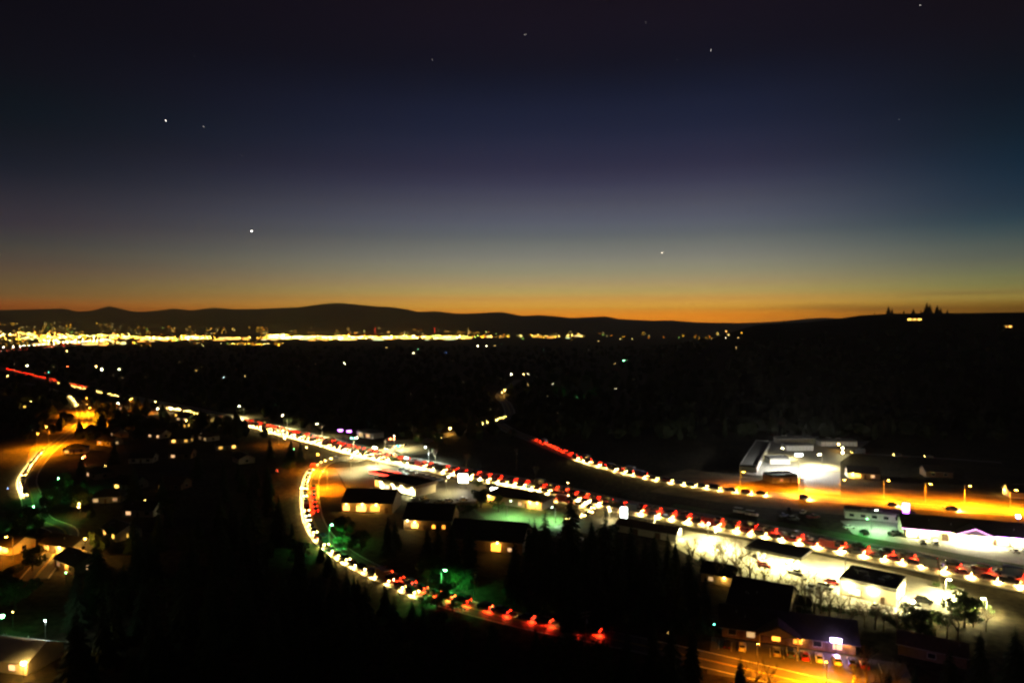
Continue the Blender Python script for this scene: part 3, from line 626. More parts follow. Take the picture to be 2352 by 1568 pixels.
b = MB(); b.box((0, 0, 2.5), (.3, .3, 5)); b.build('post', DARKMETAL, sg)
b = MB(); b.box((0, 0, 8.1), (2.4, .4, 3)); b.build('upper_panel', E_PINK, sg)
b = MB(); b.box((0, 0, 5.6), (2.2, .4, 1.4)); b.build('lower_panel', E_PURPLE, sg)
q = P(2338, 1222); yard_lamp(q, 'blue', 'blue white lamp on a post beside the right end of the restaurant', h=5.5, r=.8, power=2500)
# pale long outbuilding with dark openings beside the restaurant
building('long_outbuilding', P(2020, 1192), R(-22), 26, 6, 3.2, 'long low pale outbuilding with a row of dark openings left of the restaurant', roof='flat', wall=PALEW, roofm=ROOFG, windows=[('f', x, .9, 1.8, 1.2, GLASSD) for x in (-10.5, -6.3, -2.1, 2.1, 6.3, 10.5)])
q = P(2002, 1215); street_lamp(q, 8, 'mercury', 7000, 'greenish lamp over the grassy lot left of the restaurant', rz=R(-60))
vg = MB(); ribbon(vg, [p for p in MAIN if 60 < p.x < 215 and p.y > 150], -11.6, -18.5, .03)
tag(vg.build('grass_verge', GRASS), kind='structure')
q = P(2100, 1254); street_lamp(P(2000, 1232), 7, 'green', 1800, 'green glowing lamp beside the grass verge of the highway', rz=R(200), dim=.3)
for (u, v, k, c, a) in ((1950, 1213, 'car', 'white', .2), (1985, 1226, 'suv', 'black', 1.6), (2055, 1228, 'pickup', 'grey', .4)):
    q = P(u, v); vehicle(k, c, (q.x, q.y, .022), a, '%s %s parked on the dim green lit lot left of the restaurant' % (c, {'suv': 'suv', 'car': 'car', 'pickup': 'pickup truck'}[k]), None, False)
# rough orange lit lot by the upper road
for (u, v, k, c, a) in ((1700, 1178, 'van', 'white', -.6), (1727, 1184, 'van', 'white', -.5), (1800, 1186, 'car', 'silver', .5), (1822, 1194, 'suv', 'grey', .1), (1845, 1178, 'car', 'white', .9), (1868, 1190, 'pickup', 'red', .3), (1812, 1172, 'car', 'black', 1.2)):
    q = P(u, v); vehicle(k, c, (q.x, q.y, 0), a, '%s %s left between highway and upper road, %s' % (c, {'suv': 'suv', 'car': 'car', 'pickup': 'pickup truck', 'van': 'van'}[k], 'pointing %s' % ('along the road' if abs(a) < .55 else 'across the lot')), 'vehicles between the roads', False)
FIELD = mat('dry_field', (.13, .095, .055), .95, var=.5, scale=.12, bump=.3, spec=.1)
def strip_land(name, path, w0, w1, z, m): b = MB(); ribbon(b, path, w0, w1, z); tag(b.build(name, m), kind='structure')
strip_land('dry_field', [p for p in UPPER if p.x > 70 and p.y > 230], -5.6, -34, .008, FIELD)
strip_land('rough_verge', [p for p in UPPER if p.x > 80 and p.y > 230], 5.6, 26, .008, FIELD)
# upper road sodium lamps; those after the first pair are added amber fill
for i, (u, v, vt, pw) in enumerate(((1835, 1130, 1098, 95000), (2215, 1158, 1112, 110000), (2030, 1143, 1100, 55000), (1700, 1118, 1090, 36000), (1930, 1138, 1100, 30000), (2125, 1152, 1108, 40000), (2320, 1166, 1122, 60000))):
    q = P(u, v); street_lamp(q, max(8, height_at(q, vt)), 'sodium', pw, 'orange sodium street lamp arching over the upper road, ' + ['by the entrance of the storage yard', 'behind the restaurant roof', 'added above the pale outbuilding', 'added where the road starts to climb', 'added between the yard entrance and outbuilding', 'added left of the restaurant roof', 'added right of the restaurant roof'][i], rz=R(-75), arm=2.4, big=1.2)
# --- self storage yard
YA = [P(1705, 1088)[:2], P(1765, 1012)[:2], P(2000, 1012)[:2], P(1930, 1060)[:2], P(1930, 1135)[:2], P(1850, 1130)[:2], P(1845, 1098)[:2]]
lot('storage_yard', YA, .018, CONC)
def storage(p0, p1, wd, h, side, n, label, doorm=WHITEP, roofm=ROOFG):
    a = Vector(p0[:2]); c = Vector(p1[:2]); m = (a + c) / 2; ln = (c - a).length; rz = math.atan2(c.y - a.y, c.x - a.x)
    o = building('storage_building', m, rz, ln, wd, h, label, 'storage building', roof='flat', wall=PALEW, roofm=roofm, taken=False); pw = ln / n
    for i in range(n):
        cpos, ang = on_side(side, ln, wd, -ln / 2 + pw * (i + .5), h * .43, .04); b = MB(); b.box((0, 0, 0), (pw * .78, .07, h * .8))
        for k in range(4): b.box((0, -.045, -h * .3 + k * h * .2), (pw * .78, .03, .06))
        b.build('roller_door', doorm, o, cpos, ang)
    return o
storage(P(1718, 1084), P(1752, 1024), 9, 3.2, 'f', 14, 'long storage building with many roller doors along the left edge of the floodlit yard')
storage(P(1782, 1016), P(1868, 1016), 8, 3.4, 'f', 10, 'storage building with white roller doors behind the yard, its left row')
storage(P(1880, 1022), P(1962, 1022), 8, 3.2, 'f', 9, 'storage building with white roller doors behind the yard, its right row')
storage(P(1800, 1032), P(1862, 1032), 8, 3.4, 'f', 8, 'storage building with ribbed pale doors just behind the floodlight mast')
storage(P(1762, 1062), P(1808, 1062), 9, 3.0, 'b', 6, 'low storage building in front of the floodlight with its doors to the yard')
building('yard_office', P(1792, 1104), R(10), 14, 9, 3.4, 'small dark roofed yard office between the storage yard and the upper road', roof='flat', wall=GREYW, roofm=ROOFD, windows=[('f', -2, 1, 1.6, 1.2, E_DIMWIN)], doors=[('f', 3, 1.1, 2.1)])
q = P(1834, 1086); fl = empty('floodlight_mast', q, 0, 'floodlight mast with a dazzling white lamp in the storage yard', 'floodlight')
hh = height_at(q, 1044)
b = MB(); b.tube((0, 0, 0), (0, 0, hh), .2, .12, 8); b.build('mast', METAL, fl)
for s in (-1, 1): b = MB(); b.box((s * 1.1, -.2, hh), (1.7, .5, 1.3)); b.build('flood_lamp', E_SIGNC, fl)
b = MB(); b.box((0, 0, hh - .1), (3.6, .15, .15)); b.build('crossbar', METAL, fl)
light('POINT', (0, 1.4, hh - .6), 75000, (1, .96, .84), fl, .6)
q = P(1888, 1072); street_lamp(q, 7, 'white', 26000, 'white yard lamp over the bright drive of the storage yard', big=1.6, rz=R(180), arm=1.2)
q = P(1790, 1052); street_lamp(q, 6, 'white', 14000, 'white yard lamp by the low storage building left of the floodlight', big=1.2)
for (u, v, z_) in ((1935, 1045, 'white'), (1935, 1056, 'white'), (1926, 1036, 'warm')):
    yard_lamp(P(u, v), z_, '%s lamp on a short post right of the storage yard, %s' % (z_, {1045: 'middle one', 1056: 'near the trees', 1036: 'beside the back row'}[v]), h=4, r=.5, power=800, dim=.5)
for i in range(7):
    q = P(1800 + i * 26 + random.uniform(-4, 4), 1007 + i * 1.2); vehicle('van', 'white', (q.x, q.y, 0), R(random.uniform(-8, 8)), 'white van in the row parked behind the storage buildings', 'vans behind the storage yard', False, True)
DRIVE = spline([P(1925, 1039)[:2], P(2100, 1048)[:2], P(2300, 1062)[:2]])
road('hillside_drive', DRIVE, 5, .03, ASPH2, False, 0, 'none')
queue(DRIVE, 0, 2, 60, 12, False, 'with lights on along the narrow drive past the storage yard', 'cars on the narrow drive', .03)
# --- houses right of the yard
building('house', P(1980, 1095), R(-14), 15, 9, 3, 'dark roofed house with warm lit front right of the storage yard', 'house', rise=2.6, wall=CREAM, windows=[('f', -3, .8, 2.4, 1.4, E_WARMWIN), ('f', 4, .8, 1.8, 1.4, E_DIMWIN)], doors=[('f', .5, 1, 2.1)], lamps=[('f', -5.5, 2.6, 'warm', 2500)])
building('house', P(2345, 1140), R(-14), 12, 8, 3, 'house at the upper road with one orange lit wall', 'house', rise=2.6, wall=CREAM, windows=[('l', 0, .8, 2, 1.4, E_DIMWIN)], lamps=[('l', 2, 2.6, 'warm', 1800)])
building('house', P(2150, 1092), R(-10), 13, 8, 3, 'unlit house on the brown slope above the upper road', 'house', rise=2.4, wall=BROWNW, windows=[('f', -3, .8, 1.6, 1.3, GLASSD), ('f', 3, .8, 1.6, 1.3, GLASSD)])
# --- houses on the hill
for (u, v, w, lab) in ((2100, 736, 26, 'wide house near the hilltop with a bright lit front'), (2309, 753, 20, 'lone house on the dark hillside with a bright window row')):
    q = hit(u, v); building('hillside_house', q, R(-25), w, 9, 3.6, lab, 'house', rise=2.2, wall=TANW, windows=[('f', x * w, .7, w * .2, 2.2, E_WARMWIN) for x in (-.3, 0, .3)], z=q.z, taken=False)
# --- fast food restaurant with lit front
FR = R(-39); fp = P(935, 1102, 5)
lot('diner_lot', [P(770, 1075)[:2], P(880, 1066)[:2], P(1100, 1113)[:2], P(1180, 1128)[:2], P(1090, 1150)[:2], P(980, 1160)[:2], P(800, 1125)[:2]], .022, ASPH2)
diner = building('diner', fp, FR, 26, 13, 4.2, 'flat roofed diner with dark band, lit windows and bright paving in front', 'restaurant', roof='flat', wall=CREAM, roofm=ROOFD,
    windows=[('f', x, .7, 2.6, 1.9, E_WHITEWIN) for x in (-10.5, -6.8, -1.5, 1.8, 5.1, 8.4, 11)] + [('l', -3, .7, 2.4, 1.9, E_WHITEWIN)], doors=[('f', -4, 1.8, 2.3)],
    lamps=[('f', x, 3.6, 'white', 900) for x in (-11.5, -3, 3.5, 10.5)] + [('l', 0, 3.6, 'warm', 1500)])
b = MB()
for s in (-1, 1): b.box((0, s * 6.9, 4.75), (27, .5, 1.3), 0, 1); b.box((s * 13.3, 0, 4.75), (.5, 13.3, 1.3))
b.build('mansard_band', BROWNW, diner)
b = MB(); b.box((0, -7.2, 5.44), (27.2, .2, .1)); b.build('coping', PALEW, diner)
tw = P(874, 1118); o = building('drive_through_kiosk', tw, FR, 4, 4, 4.2, 'small glowing drive through kiosk left of the diner', 'kiosk', roof='flat', wall=CREAM, roofm=ROOFD, windows=[('f', 0, 1, 3, 2.6, E_WARMWIN), ('l', 0, 1, 3, 2.6, E_WARMWIN)])
rc = P(885, 1086, 4); o = empty('red_canopy', (rc.x, rc.y, 0), FR, 'low canopy outlined in red neon behind the diner', 'canopy')
b = MB(); b.box((0, 0, 4), (17, 7, .4)); b.build('canopy_roof', ROOFD, o)
for x in (-6, 6):
    for y in (-2.5, 2.5): b = MB(); b.tube((x, y, 0), (x, y, 3.8), .12, .12, 6); b.build('column', METAL, o)
for z in (3.75, 4.3):
    for s in (-1, 1): b = MB(); b.box((0, s * 3.6, z), (17.2, .12, .14)); b.build('neon_tube', E_RED, o)
    b = MB(); b.box((-8.6, 0, z), (.12, 7, .14)); b.build('neon_tube', E_RED, o)
street_lamp(P(806, 1085), 8, 'white', 15000, 'white lamp over the empty lot left of the red neon canopy', big=1.4, rz=R(90), arm=1)
street_lamp(P(928, 1080), 7, 'cool', 9000, 'cool white lamp behind the diner by the parked row', big=2.2, arm=.8)
street_lamp(P(1025, 1128), 7, 'white', 7000, 'white lamp on the paved corner right of the diner', big=1.0, arm=.8)
for i in range(8):
    q = P(925 + i * 12, 1081 + i * 3.4); vehicle(random.choice(('car', 'suv')), random.choice(('white', 'silver')), (q.x, q.y, .022), FR + R(60), 'pale car in the parked row between the diner and the highway', 'row parked behind the diner', False)
for i, (u, v) in enumerate(((955, 1148), (975, 1150), (1010, 1156), (1030, 1152), (985, 1162), (1062, 1150))):
    q = P(u, v); vehicle(('car', 'suv', 'pickup')[i % 3], ('white', 'silver', 'grey')[i % 3], (q.x, q.y, .03), FR + R(80), '%s %s parked on the lot in front of the diner' % (('white', 'silver', 'grey')[i % 3], ('car', 'suv', 'pickup truck')[i % 3]), 'parked in front of the diner', False)
stalls(P(985, 1156)[:2], FR + R(80) - R(90), 10, 2.9, 5, .034); stalls(P(968, 1096)[:2], FR + R(60) - R(90), 12, 2.9, 5, .034)
stalls((st @ Vector((-12, -2, 0)))[:2], ALONG + R(90), 6, 2.9, 5, .034); stalls((RW @ Vector((-14, -12.4, 0)))[:2], R(-20), 5, 2.9, 5, .034); stalls((RW @ Vector((14, -12.4, 0)))[:2], R(-20), 5, 2.9, 5, .034)
def panel_sign(p, vt, w, h, m, label, rz=0, post=2):
    q = Vector(p); top = height_at(q, vt); o = empty('pole_sign', q, rz, label, 'sign')
    for x in ((0,) if post == 1 else (-w * .3, w * .3)): b = MB(); b.tube((x, 0, 0), (x, 0, top - h), .14, .12, 6); b.build('post', DARKMETAL, o)
    b = MB(); b.box((0, 0, top - h / 2), (w, .5, h)); b.build('lit_panel', m, o)
    b = MB()
    for s in (-1, 1): b.box((s * (w / 2 + .06), 0, top - h / 2), (.12, .6, h + .24)); b.box((0, 0, top - h / 2 + s * (h / 2 + .06)), (w, .6, .12))
    b.build('sign_frame', DARKMETAL, o)
    light('POINT', (0, -1.5, top - h / 2), 900, WHITE, o, .5); return o
panel_sign(P(1064, 1122), 1088, 4.6, 4.2, E_SIGN, 'big square glowing white pole sign between the diner and the highway', R(-10))
panel_sign(P(1433, 1205), 1164, 2.6, 5.0, E_SIGNC, 'tall narrow glowing white pole sign beside the highway behind the firs', R(-8))
panel_sign(P(1137, 1148), 1119, 4.0, 1.7, E_SIGN, 'wide glowing sign on posts left of the low motel office', R(-10))
panel_sign(P(1138, 1153), 1132, 3.6, 1.5, E_SIGN, 'lower glowing sign board left of the low motel office', R(-10))
# --- sheds and barns in the middle
building('gabled_store', P(855, 1148, 3.5), R(-6), 22, 15, 4.2, 'barn like store with black gable roof and yellow glowing porch', 'shop', rise=4.2, wall=TANW, roofm=ROOFB, windows=[('f', -9, .8, 2.6, 1.8, E_WARMWIN), ('f', -2.5, .6, 4, 2.2, E_WARMWIN), ('f', 3.5, .6, 4, 2.2, E_WARMWIN)], doors=[('f', 8.5, 1.4, 2.3)], lamps=[('f', -2, 3.6, 'warm', 1500), ('f', 4, 3.6, 'warm', 1500), ('f', -9, 3.4, 'warm', 700)])
building('gabled_house', P(992, 1188, 3), R(-8), 19, 14, 4.0, 'dark shingled house with one lit gable lamp in front of the diner lot', 'house', rise=4.5, wall=BROWNW, roofm=ROOFD, chimney=True, windows=[('f', -5, .8, 2.4, 1.5, E_WARMWIN), ('f', 2.5, .8, 1.2, 1.3, E_ORWIN), ('f', 6.5, .8, 1.2, 1.4, E_ORWIN)], doors=[('f', -1.2, 1.1, 2.1)], lamps=[('f', -8, 3.6, 'white', 500), ('f', -5, 3.0, 'warm', 900)])
building('long_barn', P(1128, 1232, 3), R(-14), 27, 16, 4.2, 'large unlit barn with broad dark roof and one orange window', 'barn', rise=4.6, wall=BROWNW, roofm=ROOFD, windows=[('f', 4, .6, 3.4, 2.6, E_ORWIN), ('f', 9, .9, 1.4, 1.2, E_DIMWIN)], doors=[('f', -8, 3, 3)], lamps=[('f', 4.5, 3.6, 'warm', 900)])
mo = building('motel_office', P(1190, 1145, 2), R(-30), 30, 11, 3.4, 'low tan motel office with two lit porches beside the highway', 'motel', roof='hip', rise=2.8, wall=CREAM, roofm=ROOFB, windows=[('f', -9, .5, 4, 2.3, E_WARMWIN), ('f', 4, .9, 1.6, 1.3, E_DIMWIN), ('f', 10.5, .9, 2, 1.6, E_WARMWIN)], doors=[('f', 7, 1.1, 2.1)], lamps=[('f', -12, 3, 'warm', 1600), ('f', 9, 3, 'warm', 1600), ('f', 12.5, 3, 'warm', 1200)])
lot('motel_lawn', [P(1070, 1160)[:2], P(1150, 1150)[:2], P(1290, 1176)[:2], P(1340, 1215)[:2], P(1230, 1222)[:2], P(1120, 1195)[:2]], .02, GRASS)
street_lamp(P(1165, 1190), 7, 'mercury', 14000, 'greenish lamp lighting the lawn below the motel office', rz=R(30), dim=.25)
street_lamp(P(1275, 1200), 6, 'mercury', 12000, 'pale lamp lighting the lawn behind the fir tips', rz=R(130), dim=.3)
lot('motel_drive', [P(1330, 1160)[:2], P(1420, 1180)[:2], P(1440, 1205)[:2], P(1350, 1225)[:2], P(1270, 1210)[:2], P(1320, 1195)[:2]], .026, ASPH2)
LOOP = spline([P(1235, 1144)[:2], P(1300, 1153)[:2], P(1345, 1162)[:2], P(1362, 1172)[:2], P(1345, 1184)[:2], P(1300, 1194)[:2]], 2)
road('motel_loop', LOOP, 5, .034, ASPH2, False, 0, 'none')
queue(LOOP, 0, 0, arc(LOOP)[-1] - 3, 1.4, True, 'with headlights on turning in the loop behind the tall fir', 'cars on the loop drive', .036, 1)
for i in range(4):
    q = P(1285 + i * 24, 1232 + i * 5); vehicle('car', 'silver', (q.x, q.y, 0), R(75), 'silver car in the dim row behind the fir tips', 'dim row behind the firs', False)
bw = P(1490, 1226); building('long_shed', bw, R(-34), 24, 7, 2.8, 'long pale shed wall behind the fir tips beside the highway', 'shed', roof='gable', rise=1.6, wall=PALEW, roofm=ROOFB, doors=[('f', -4, 2.2, 2.2), ('f', 5, 2.2, 2.2)])
for i, (u, v, vt, pw, lab) in enumerate(((1400, 1192, 1170, 2500, 'just left of the tall narrow sign'), (1504, 1222, 1187, 5000, 'over the pale shed'), (1626, 1232, 1199, 6000, 'over the bright yard before the canopy'), (1561, 1236, 1214, 5000, 'between the pale shed and the bright yard'), (1303, 1140, 1106, 0, 'beside the tall fir across the highway'))):
    q = P(u, v); street_lamp(q, max(4, height_at(q, vt)), 'white' if i < 4 else 'warm', pw, 'white lamp on a pole ' + lab, big=1.3, arm=.6, rz=R(-90), name='pole_lamp')
lot('gravel_yard', [P(1530, 1208)[:2], P(1640, 1230)[:2], P(1700, 1300)[:2], P(1610, 1290)[:2], P(1540, 1250)[:2]], .012, mat('pale_gravel', (.3, .29, .22), .95, var=.35, scale=.8, bump=.4))
street_lamp(P(1640, 1262), 6, 'white', 34000, 'white lamp standing in the gravel yard among bare trees', big=1.0, rz=1)
# --- lower right motel with parked row
MR = R(-19); mp_ = P(1805, 1444, 2); mm = frame(mp_, MR)
lot('motel_parking', rect((mm @ Vector((4, -16, 0)))[:2], MR, 44, 20), .02, ASPH2)
mot = building('motel', mp_, MR, 31, 10, 3.2, 'brown motel with gabled roof and lit rooms facing an orange lot', 'motel', rise=3.2, wall=BROWNW, roofm=ROOFD, over=1.0,
    windows=[('f', x, .8, 1.9, 1.4, m_) for x, m_ in ((-13, GLASSD), (-8.5, E_DIMWIN), (-2.5, E_ORWIN), (2.5, E_ORWIN), (7, GLASSD), (11.5, E_DIMWIN))], doors=[('f', x, 1, 2.1) for x in (-10.8, -6, 0, 4.8, 9.2, 13.6)], lamps=[('f', 3.5, 2.7, 'warm', 300), ('f', 13.6, 2.8, 'warm', 500)])
b = MB()
for cx, hw in ((-2, 5.2),):
    for s in (-1, 1):
        q = [(cx + s * hw, -8.2, 3.0), (cx, -8.2, 5.4), (cx, -1.5, 5.4), (cx + s * hw, -4.6, 3.0)]; q += [(a, c_, z + .2) for a, c_, z in q]; b.add(q, [(0, 1, 2, 3), (7, 6, 5, 4), (0, 4, 5, 1), (1, 5, 6, 2), (2, 6, 7, 3), (3, 7, 4, 0)])
b.build('porch_gable', ROOFB, mot)
b = MB(); b.add([(-6.6, -8, 3.1), (2.6, -8, 3.1), (-2, -8, 5.3)], [(0, 1, 2)]); b.build('gable_panel', CREAM, mot)
for x in (-6.4, 2.4): b = MB(); b.box((x, -7.9, 1.5), (.25, .25, 3)); b.build('porch_post', PALEW, mot)
q = mm @ Vector((11, -6.6, 0)); o = empty('neon_sign', (q.x, q.y, 0), MR, 'violet white neon sign on a post before the motel', 'sign')
b = MB(); b.tube((0, 0, 0), (0, 0, 3.2), .09, .09, 6); b.build('post', DARKMETAL, o)
b = MB(); b.box((0, 0, 3.6), (2.4, .3, .9)); b.build('lit_panel', emat('neon_violet_white', (.72, .5, 1), 30), o)
light('POINT', (0, -1, 3.4), 900, (.55, .3, 1), o, .3)
for i, (x, k, c) in enumerate(((-14, 'car', 'black'), (-10.5, 'car', 'white'), (-2.5, 'car', 'silver'), (.6, 'suv', 'blue'), (3.8, 'car', 'red'), (7, 'car', 'white'), (10.8, 'suv', 'white'), (14, 'car', 'grey'), (16.6, 'suv', 'red'))):
    q = mm @ Vector((x, -10.2 - random.uniform(0, .5), 0)); vehicle(k, c, (q.x, q.y, .03), MR + R(90), '%s %s parked nose in before the brown motel, %s' % (c, k, ('far left end of the row', 'beside the dark one', 'before the porch gable', 'right of the porch', 'next to a blue suv', 'behind the red car', 'under the violet sign', 'beside the suv under the sign', 'at the orange end of the row')[i]), None, False)
stalls((mm @ Vector((2, -10.3, 0)))[:2], MR, 12, 3.0, 5, .034)
street_lamp(mm @ Vector((7, -27, 0)), 6.5, 'sodium', 70000, 'orange sodium lamp over the motel parking lot', rz=MR + R(90))
street_lamp(mm @ Vector((-7, -24, 0)), 7, 'sodium', 9000, 'orange sodium lamp at the dark end of the motel parking lot', rz=MR + R(90))
building('dark_hall', P(1752, 1385, 3), R(-30), 15, 19, 4.6, 'unlit hall with steep black roof between the fuel station and the motel', rise=4.6, wall=BROWNW, roofm=ROOFD, windows=[('f', 3, .9, 1.6, 1.2, E_DIMWIN)])
building('garden_shed', P(1835, 1400), R(-25), 6, 5, 2.6, 'small pale shed beside the unlit hall', 'shed', rise=1.4, wall=PALEW, roofm=ROOFD, doors=[('f', 0, 1.4, 2)])
building('house', P(2140, 1505), R(-32), 14, 7, 2.8, 'dim brown roofed house among trees right of the motel', 'house', rise=1.8, wall=BROWNW, roofm=ROOFB, windows=[('f', 0, .8, 1.6, 1.2, GLASSD)])
building('house', P(1655, 1332), R(-30), 10, 8, 3, 'small cottage half hidden by bare trees below the gravel yard', 'house', rise=2.2, wall=PALEW, windows=[('f', -2, .8, 1.4, 1.2, E_DIMWIN)], lamps=[('f', 2, 2.5, 'warm', 200)])

# ------------------------------------------------------------------ houses of the dark neighbourhoods
WALLS = (TANW, GREYW, BROWNW, PALEW, CREAM); ROOFS = (ROOFD, ROOFB, ROOFD)
WN = {id(TANW): 'tan', id(GREYW): 'grey', id(BROWNW): 'brown', id(PALEW): 'pale', id(CREAM): 'cream'}
def home(u, v, lit, lab, w=13, d=9, rz=None, lamp=None, power=0, group='houses of the west neighbourhood'):
    p = P(u, v); a = R(random.uniform(-55, 30)) if rz is None else rz; wl = random.choice(WALLS)
    wins = [('f', -w * .3, .9, 2.0, 1.4, lit), ('f', w * .3, .9, 1.8, 1.4, random.choice((lit, GLASSD))), ('r', 0, .9, 1.6, 1.3, random.choice((GLASSD, lit))), ('l', 0, .9, 1.6, 1.3, GLASSD)]
    return building('house', p, a, w, d, 3, '%s house %s' % (WN[id(wl)], lab), 'house', group, roof=random.choice(('gable', 'gable', 'hip')), rise=random.uniform(2, 3), wall=wl, roofm=random.choice(ROOFS), windows=wins, doors=[('f', 0, 1, 2.1)], lamps=[('f', w * .12, 2.6, lamp, power)] if lamp else [], detail=p.length < 420)
home(156, 1262, E_WARMWIN, 'with lit wall below the green lamps at the west street', 15, 9, R(-20), 'warm', 2500)
home(182, 1302, E_DIMWIN, 'with amber lit roof under the yard lamp', 14, 9, R(-35), 'warm', 900)
yard_lamp(P(196, 1285), 'warm', 'amber yard lamp shining on a house roof', h=7, r=.3, power=5000, dim=.2)
hs = P(40, 1490, 3); building('house', hs, R(-12), 16, 10, 3, 'house with pale lit metal roof at the bottom of the west slope', 'house', rise=2.6, wall=PALEW, roofm=ROOFW, windows=[('f', -4, .8, 1.8, 1.3, E_DIMWIN), ('f', 4, .8, 1.8, 1.3, E_DIMWIN)], doors=[('f', 0, 1, 2.1)])
yard_lamp(P(54, 1556), 'warm', 'strong warm lamp in the yard below the pale roofed house', h=3, r=.5, power=2200)
yard_lamp(P(105, 1500), 'cool', 'dim cool lamp beside the pale roofed house', h=8, r=.15, power=1500, dim=.2)
yard_lamp(P(6, 1462), 'green', 'lime lamp behind the pale roofed house', h=5, r=.5, power=900, dim=.3)
home(20, 1262, E_WARMWIN, 'with bright windows on the orange lit corner', 14, 9, R(-15), 'warm', 1200)
street_lamp(P(30, 1285), 8, 'sodium', 11000, 'orange sodium lamp by the house on the west corner', rz=R(200))
for (u, v, lab) in ((133, 1135, 'upper of the two over the west street trees'), (76, 1206, 'lower of the two over the west street trees'), (757, 1252, 'inside the bend of the curving side road'), (1014, 1366, 'above the curving side road by the utility pole')):
    street_lamp(P(u, v), 8, 'green', 6500, 'green glowing street lamp, ' + lab, rz=R(-50), big=1.3, dim=1.0)
for (u, v, pw, lab) in ((196, 950, 200000, 'at the top of the orange crossing'), (205, 978, 240000, 'at the lower edge of the orange crossing'), (112, 1030, 170000, 'in the bend of the west street'), (85, 1050, 40000, 'below the bend of the west street'), (738, 1082, 60000, 'at the top of the curving side road'), (752, 1122, 60000, 'on the orange apron of the curving side road'), (300, 952, 60000, 'on the cross street of the west quarter'), (640, 1020, 24000, 'below the highway among dark firs')):
    street_lamp(P(u, v), 14 if u < 320 else 9, 'sodium', pw, 'orange sodium street lamp ' + lab, rz=R(random.uniform(0, 360)), arm=2.2)
lot('orange_yard', [P(150, 930)[:2], P(240, 942)[:2], P(390, 946)[:2], P(390, 962)[:2], P(235, 985)[:2], P(150, 1045)[:2], P(60, 1062)[:2], P(70, 1030)[:2]], .008, FIELD, False)
lot('orange_apron', [P(722, 1078)[:2], P(770, 1074)[:2], P(782, 1100)[:2], P(800, 1136)[:2], P(770, 1142)[:2], P(735, 1140)[:2]], .015, FIELD, False)
lot('crossing_apron', [P(150, 945)[:2], P(225, 945)[:2], P(225, 985)[:2], P(150, 990)[:2]], .015, ASPH2, False)
for i, p_ in enumerate(offset(FARHWY, 11)[::3]):  # row of lamps added to make the distant highway brighter
    if p_.y > 1700: street_lamp((p_.x, p_.y, 0), 12, 'white', 0, 'tall lamp added to brighten the distant highway at the town edge', 'added lamps of the distant highway', big=4.0, arm=2)
# lit homes and shops of the west quarter seen as single lights
spots = [(241, 931, 'white', 2), (271, 937, 'white', 3), (357, 932, 'warm', 2), (317, 949, 'warm', 2), (337, 949, 'warm', 1), (362, 949, 'white', 2), (377, 948, 'white', 2), (393, 949, 'white', 2), (337, 967, 'cool', 1), (370, 967, 'white', 2), (424, 964, 'white', 2), (405, 980, 'warm', 2), (428, 978, 'warm', 2), (427, 954, 'white', 1), (471, 965, 'green', 1), (256, 1019, 'warm', 3), (434, 1000, 'warm', 2), (360, 1001, 'warm', 1), (280, 999, 'green', 1), (200, 938, 'warm', 1), (154, 813, 'warm', 2), (450, 862, 'warm', 1), (514, 880, 'cool', 1), (562, 875, 'warm', 1), (311, 1005, 'warm', 1), (410, 1012, 'warm', 1), (180, 1038, 'warm', 1), (62, 850, 'white', 2), (77, 850, 'warm', 1), (155, 852, 'red', 2), (221, 852, 'warm', 2), (234, 859, 'white', 3), (229, 862, 'cyan', 1), (274, 859, 'white', 2), (17, 876, 'warm', 2), (47, 874, 'warm', 1), (17, 905, 'warm', 2), (71, 933, 'warm', 3), (112, 866, 'cyan', 1), (105, 868, 'red', 1),
 (670, 843, 'warm', 1), (725, 843, 'warm', 1), (792, 843, 'white', 2), (888, 804, 'warm', 1), (950, 817, 'white', 2), (962, 808, 'green', 1), (1025, 816, 'blue', 1), (1097, 800, 'white', 2), (1117, 800, 'white', 2), (1137, 799, 'warm', 1), (1152, 796, 'green', 1), (1160, 905, 'warm', 3), (1153, 910, 'warm', 2), (1174, 871, 'white', 2), (1203, 871, 'warm', 2), (1213, 870, 'white', 1), (1270, 890, 'white', 1), (1323, 910, 'green', 3), (1413, 900, 'white', 1), (1432, 837, 'green', 2), (1413, 844, 'warm', 1), (1212, 891, 'warm', 1), (1201, 913, 'warm', 1), (1691, 810, 'warm', 1), (1582, 786, 'warm', 1), (1635, 787, 'warm', 1), (1667, 786, 'white', 1), (1695, 786, 'warm', 1), (1375, 788, 'warm', 1), (1034, 997, 'warm', 3), (1013, 1019, 'warm', 1), (654, 1020, 'white', 2), (704, 1043, 'warm', 2), (737, 1039, 'warm', 2), (675, 1046, 'green', 1), (803, 1050, 'warm', 2), (195, 1064, 'red', 2), (190, 1068, 'warm', 2), (242, 1087, 'warm', 1), (18, 1141, 'blue', 1), (182, 1179, 'warm', 2), (181, 1187, 'warm', 2), (309, 1173, 'warm', 1), (333, 1170, 'warm', 1), (218, 1397, 'warm', 1), (637, 1098, 'red', 1), (692, 1141, 'green', 2), (1415, 1411, 'cyan', 1), (812, 1170, 'warm', 1), (1640, 1470, 'cyan', 1), (1535, 1490, 'warm', 1), (152, 1345, 'green', 1), (30, 1440, 'warm', 1)]
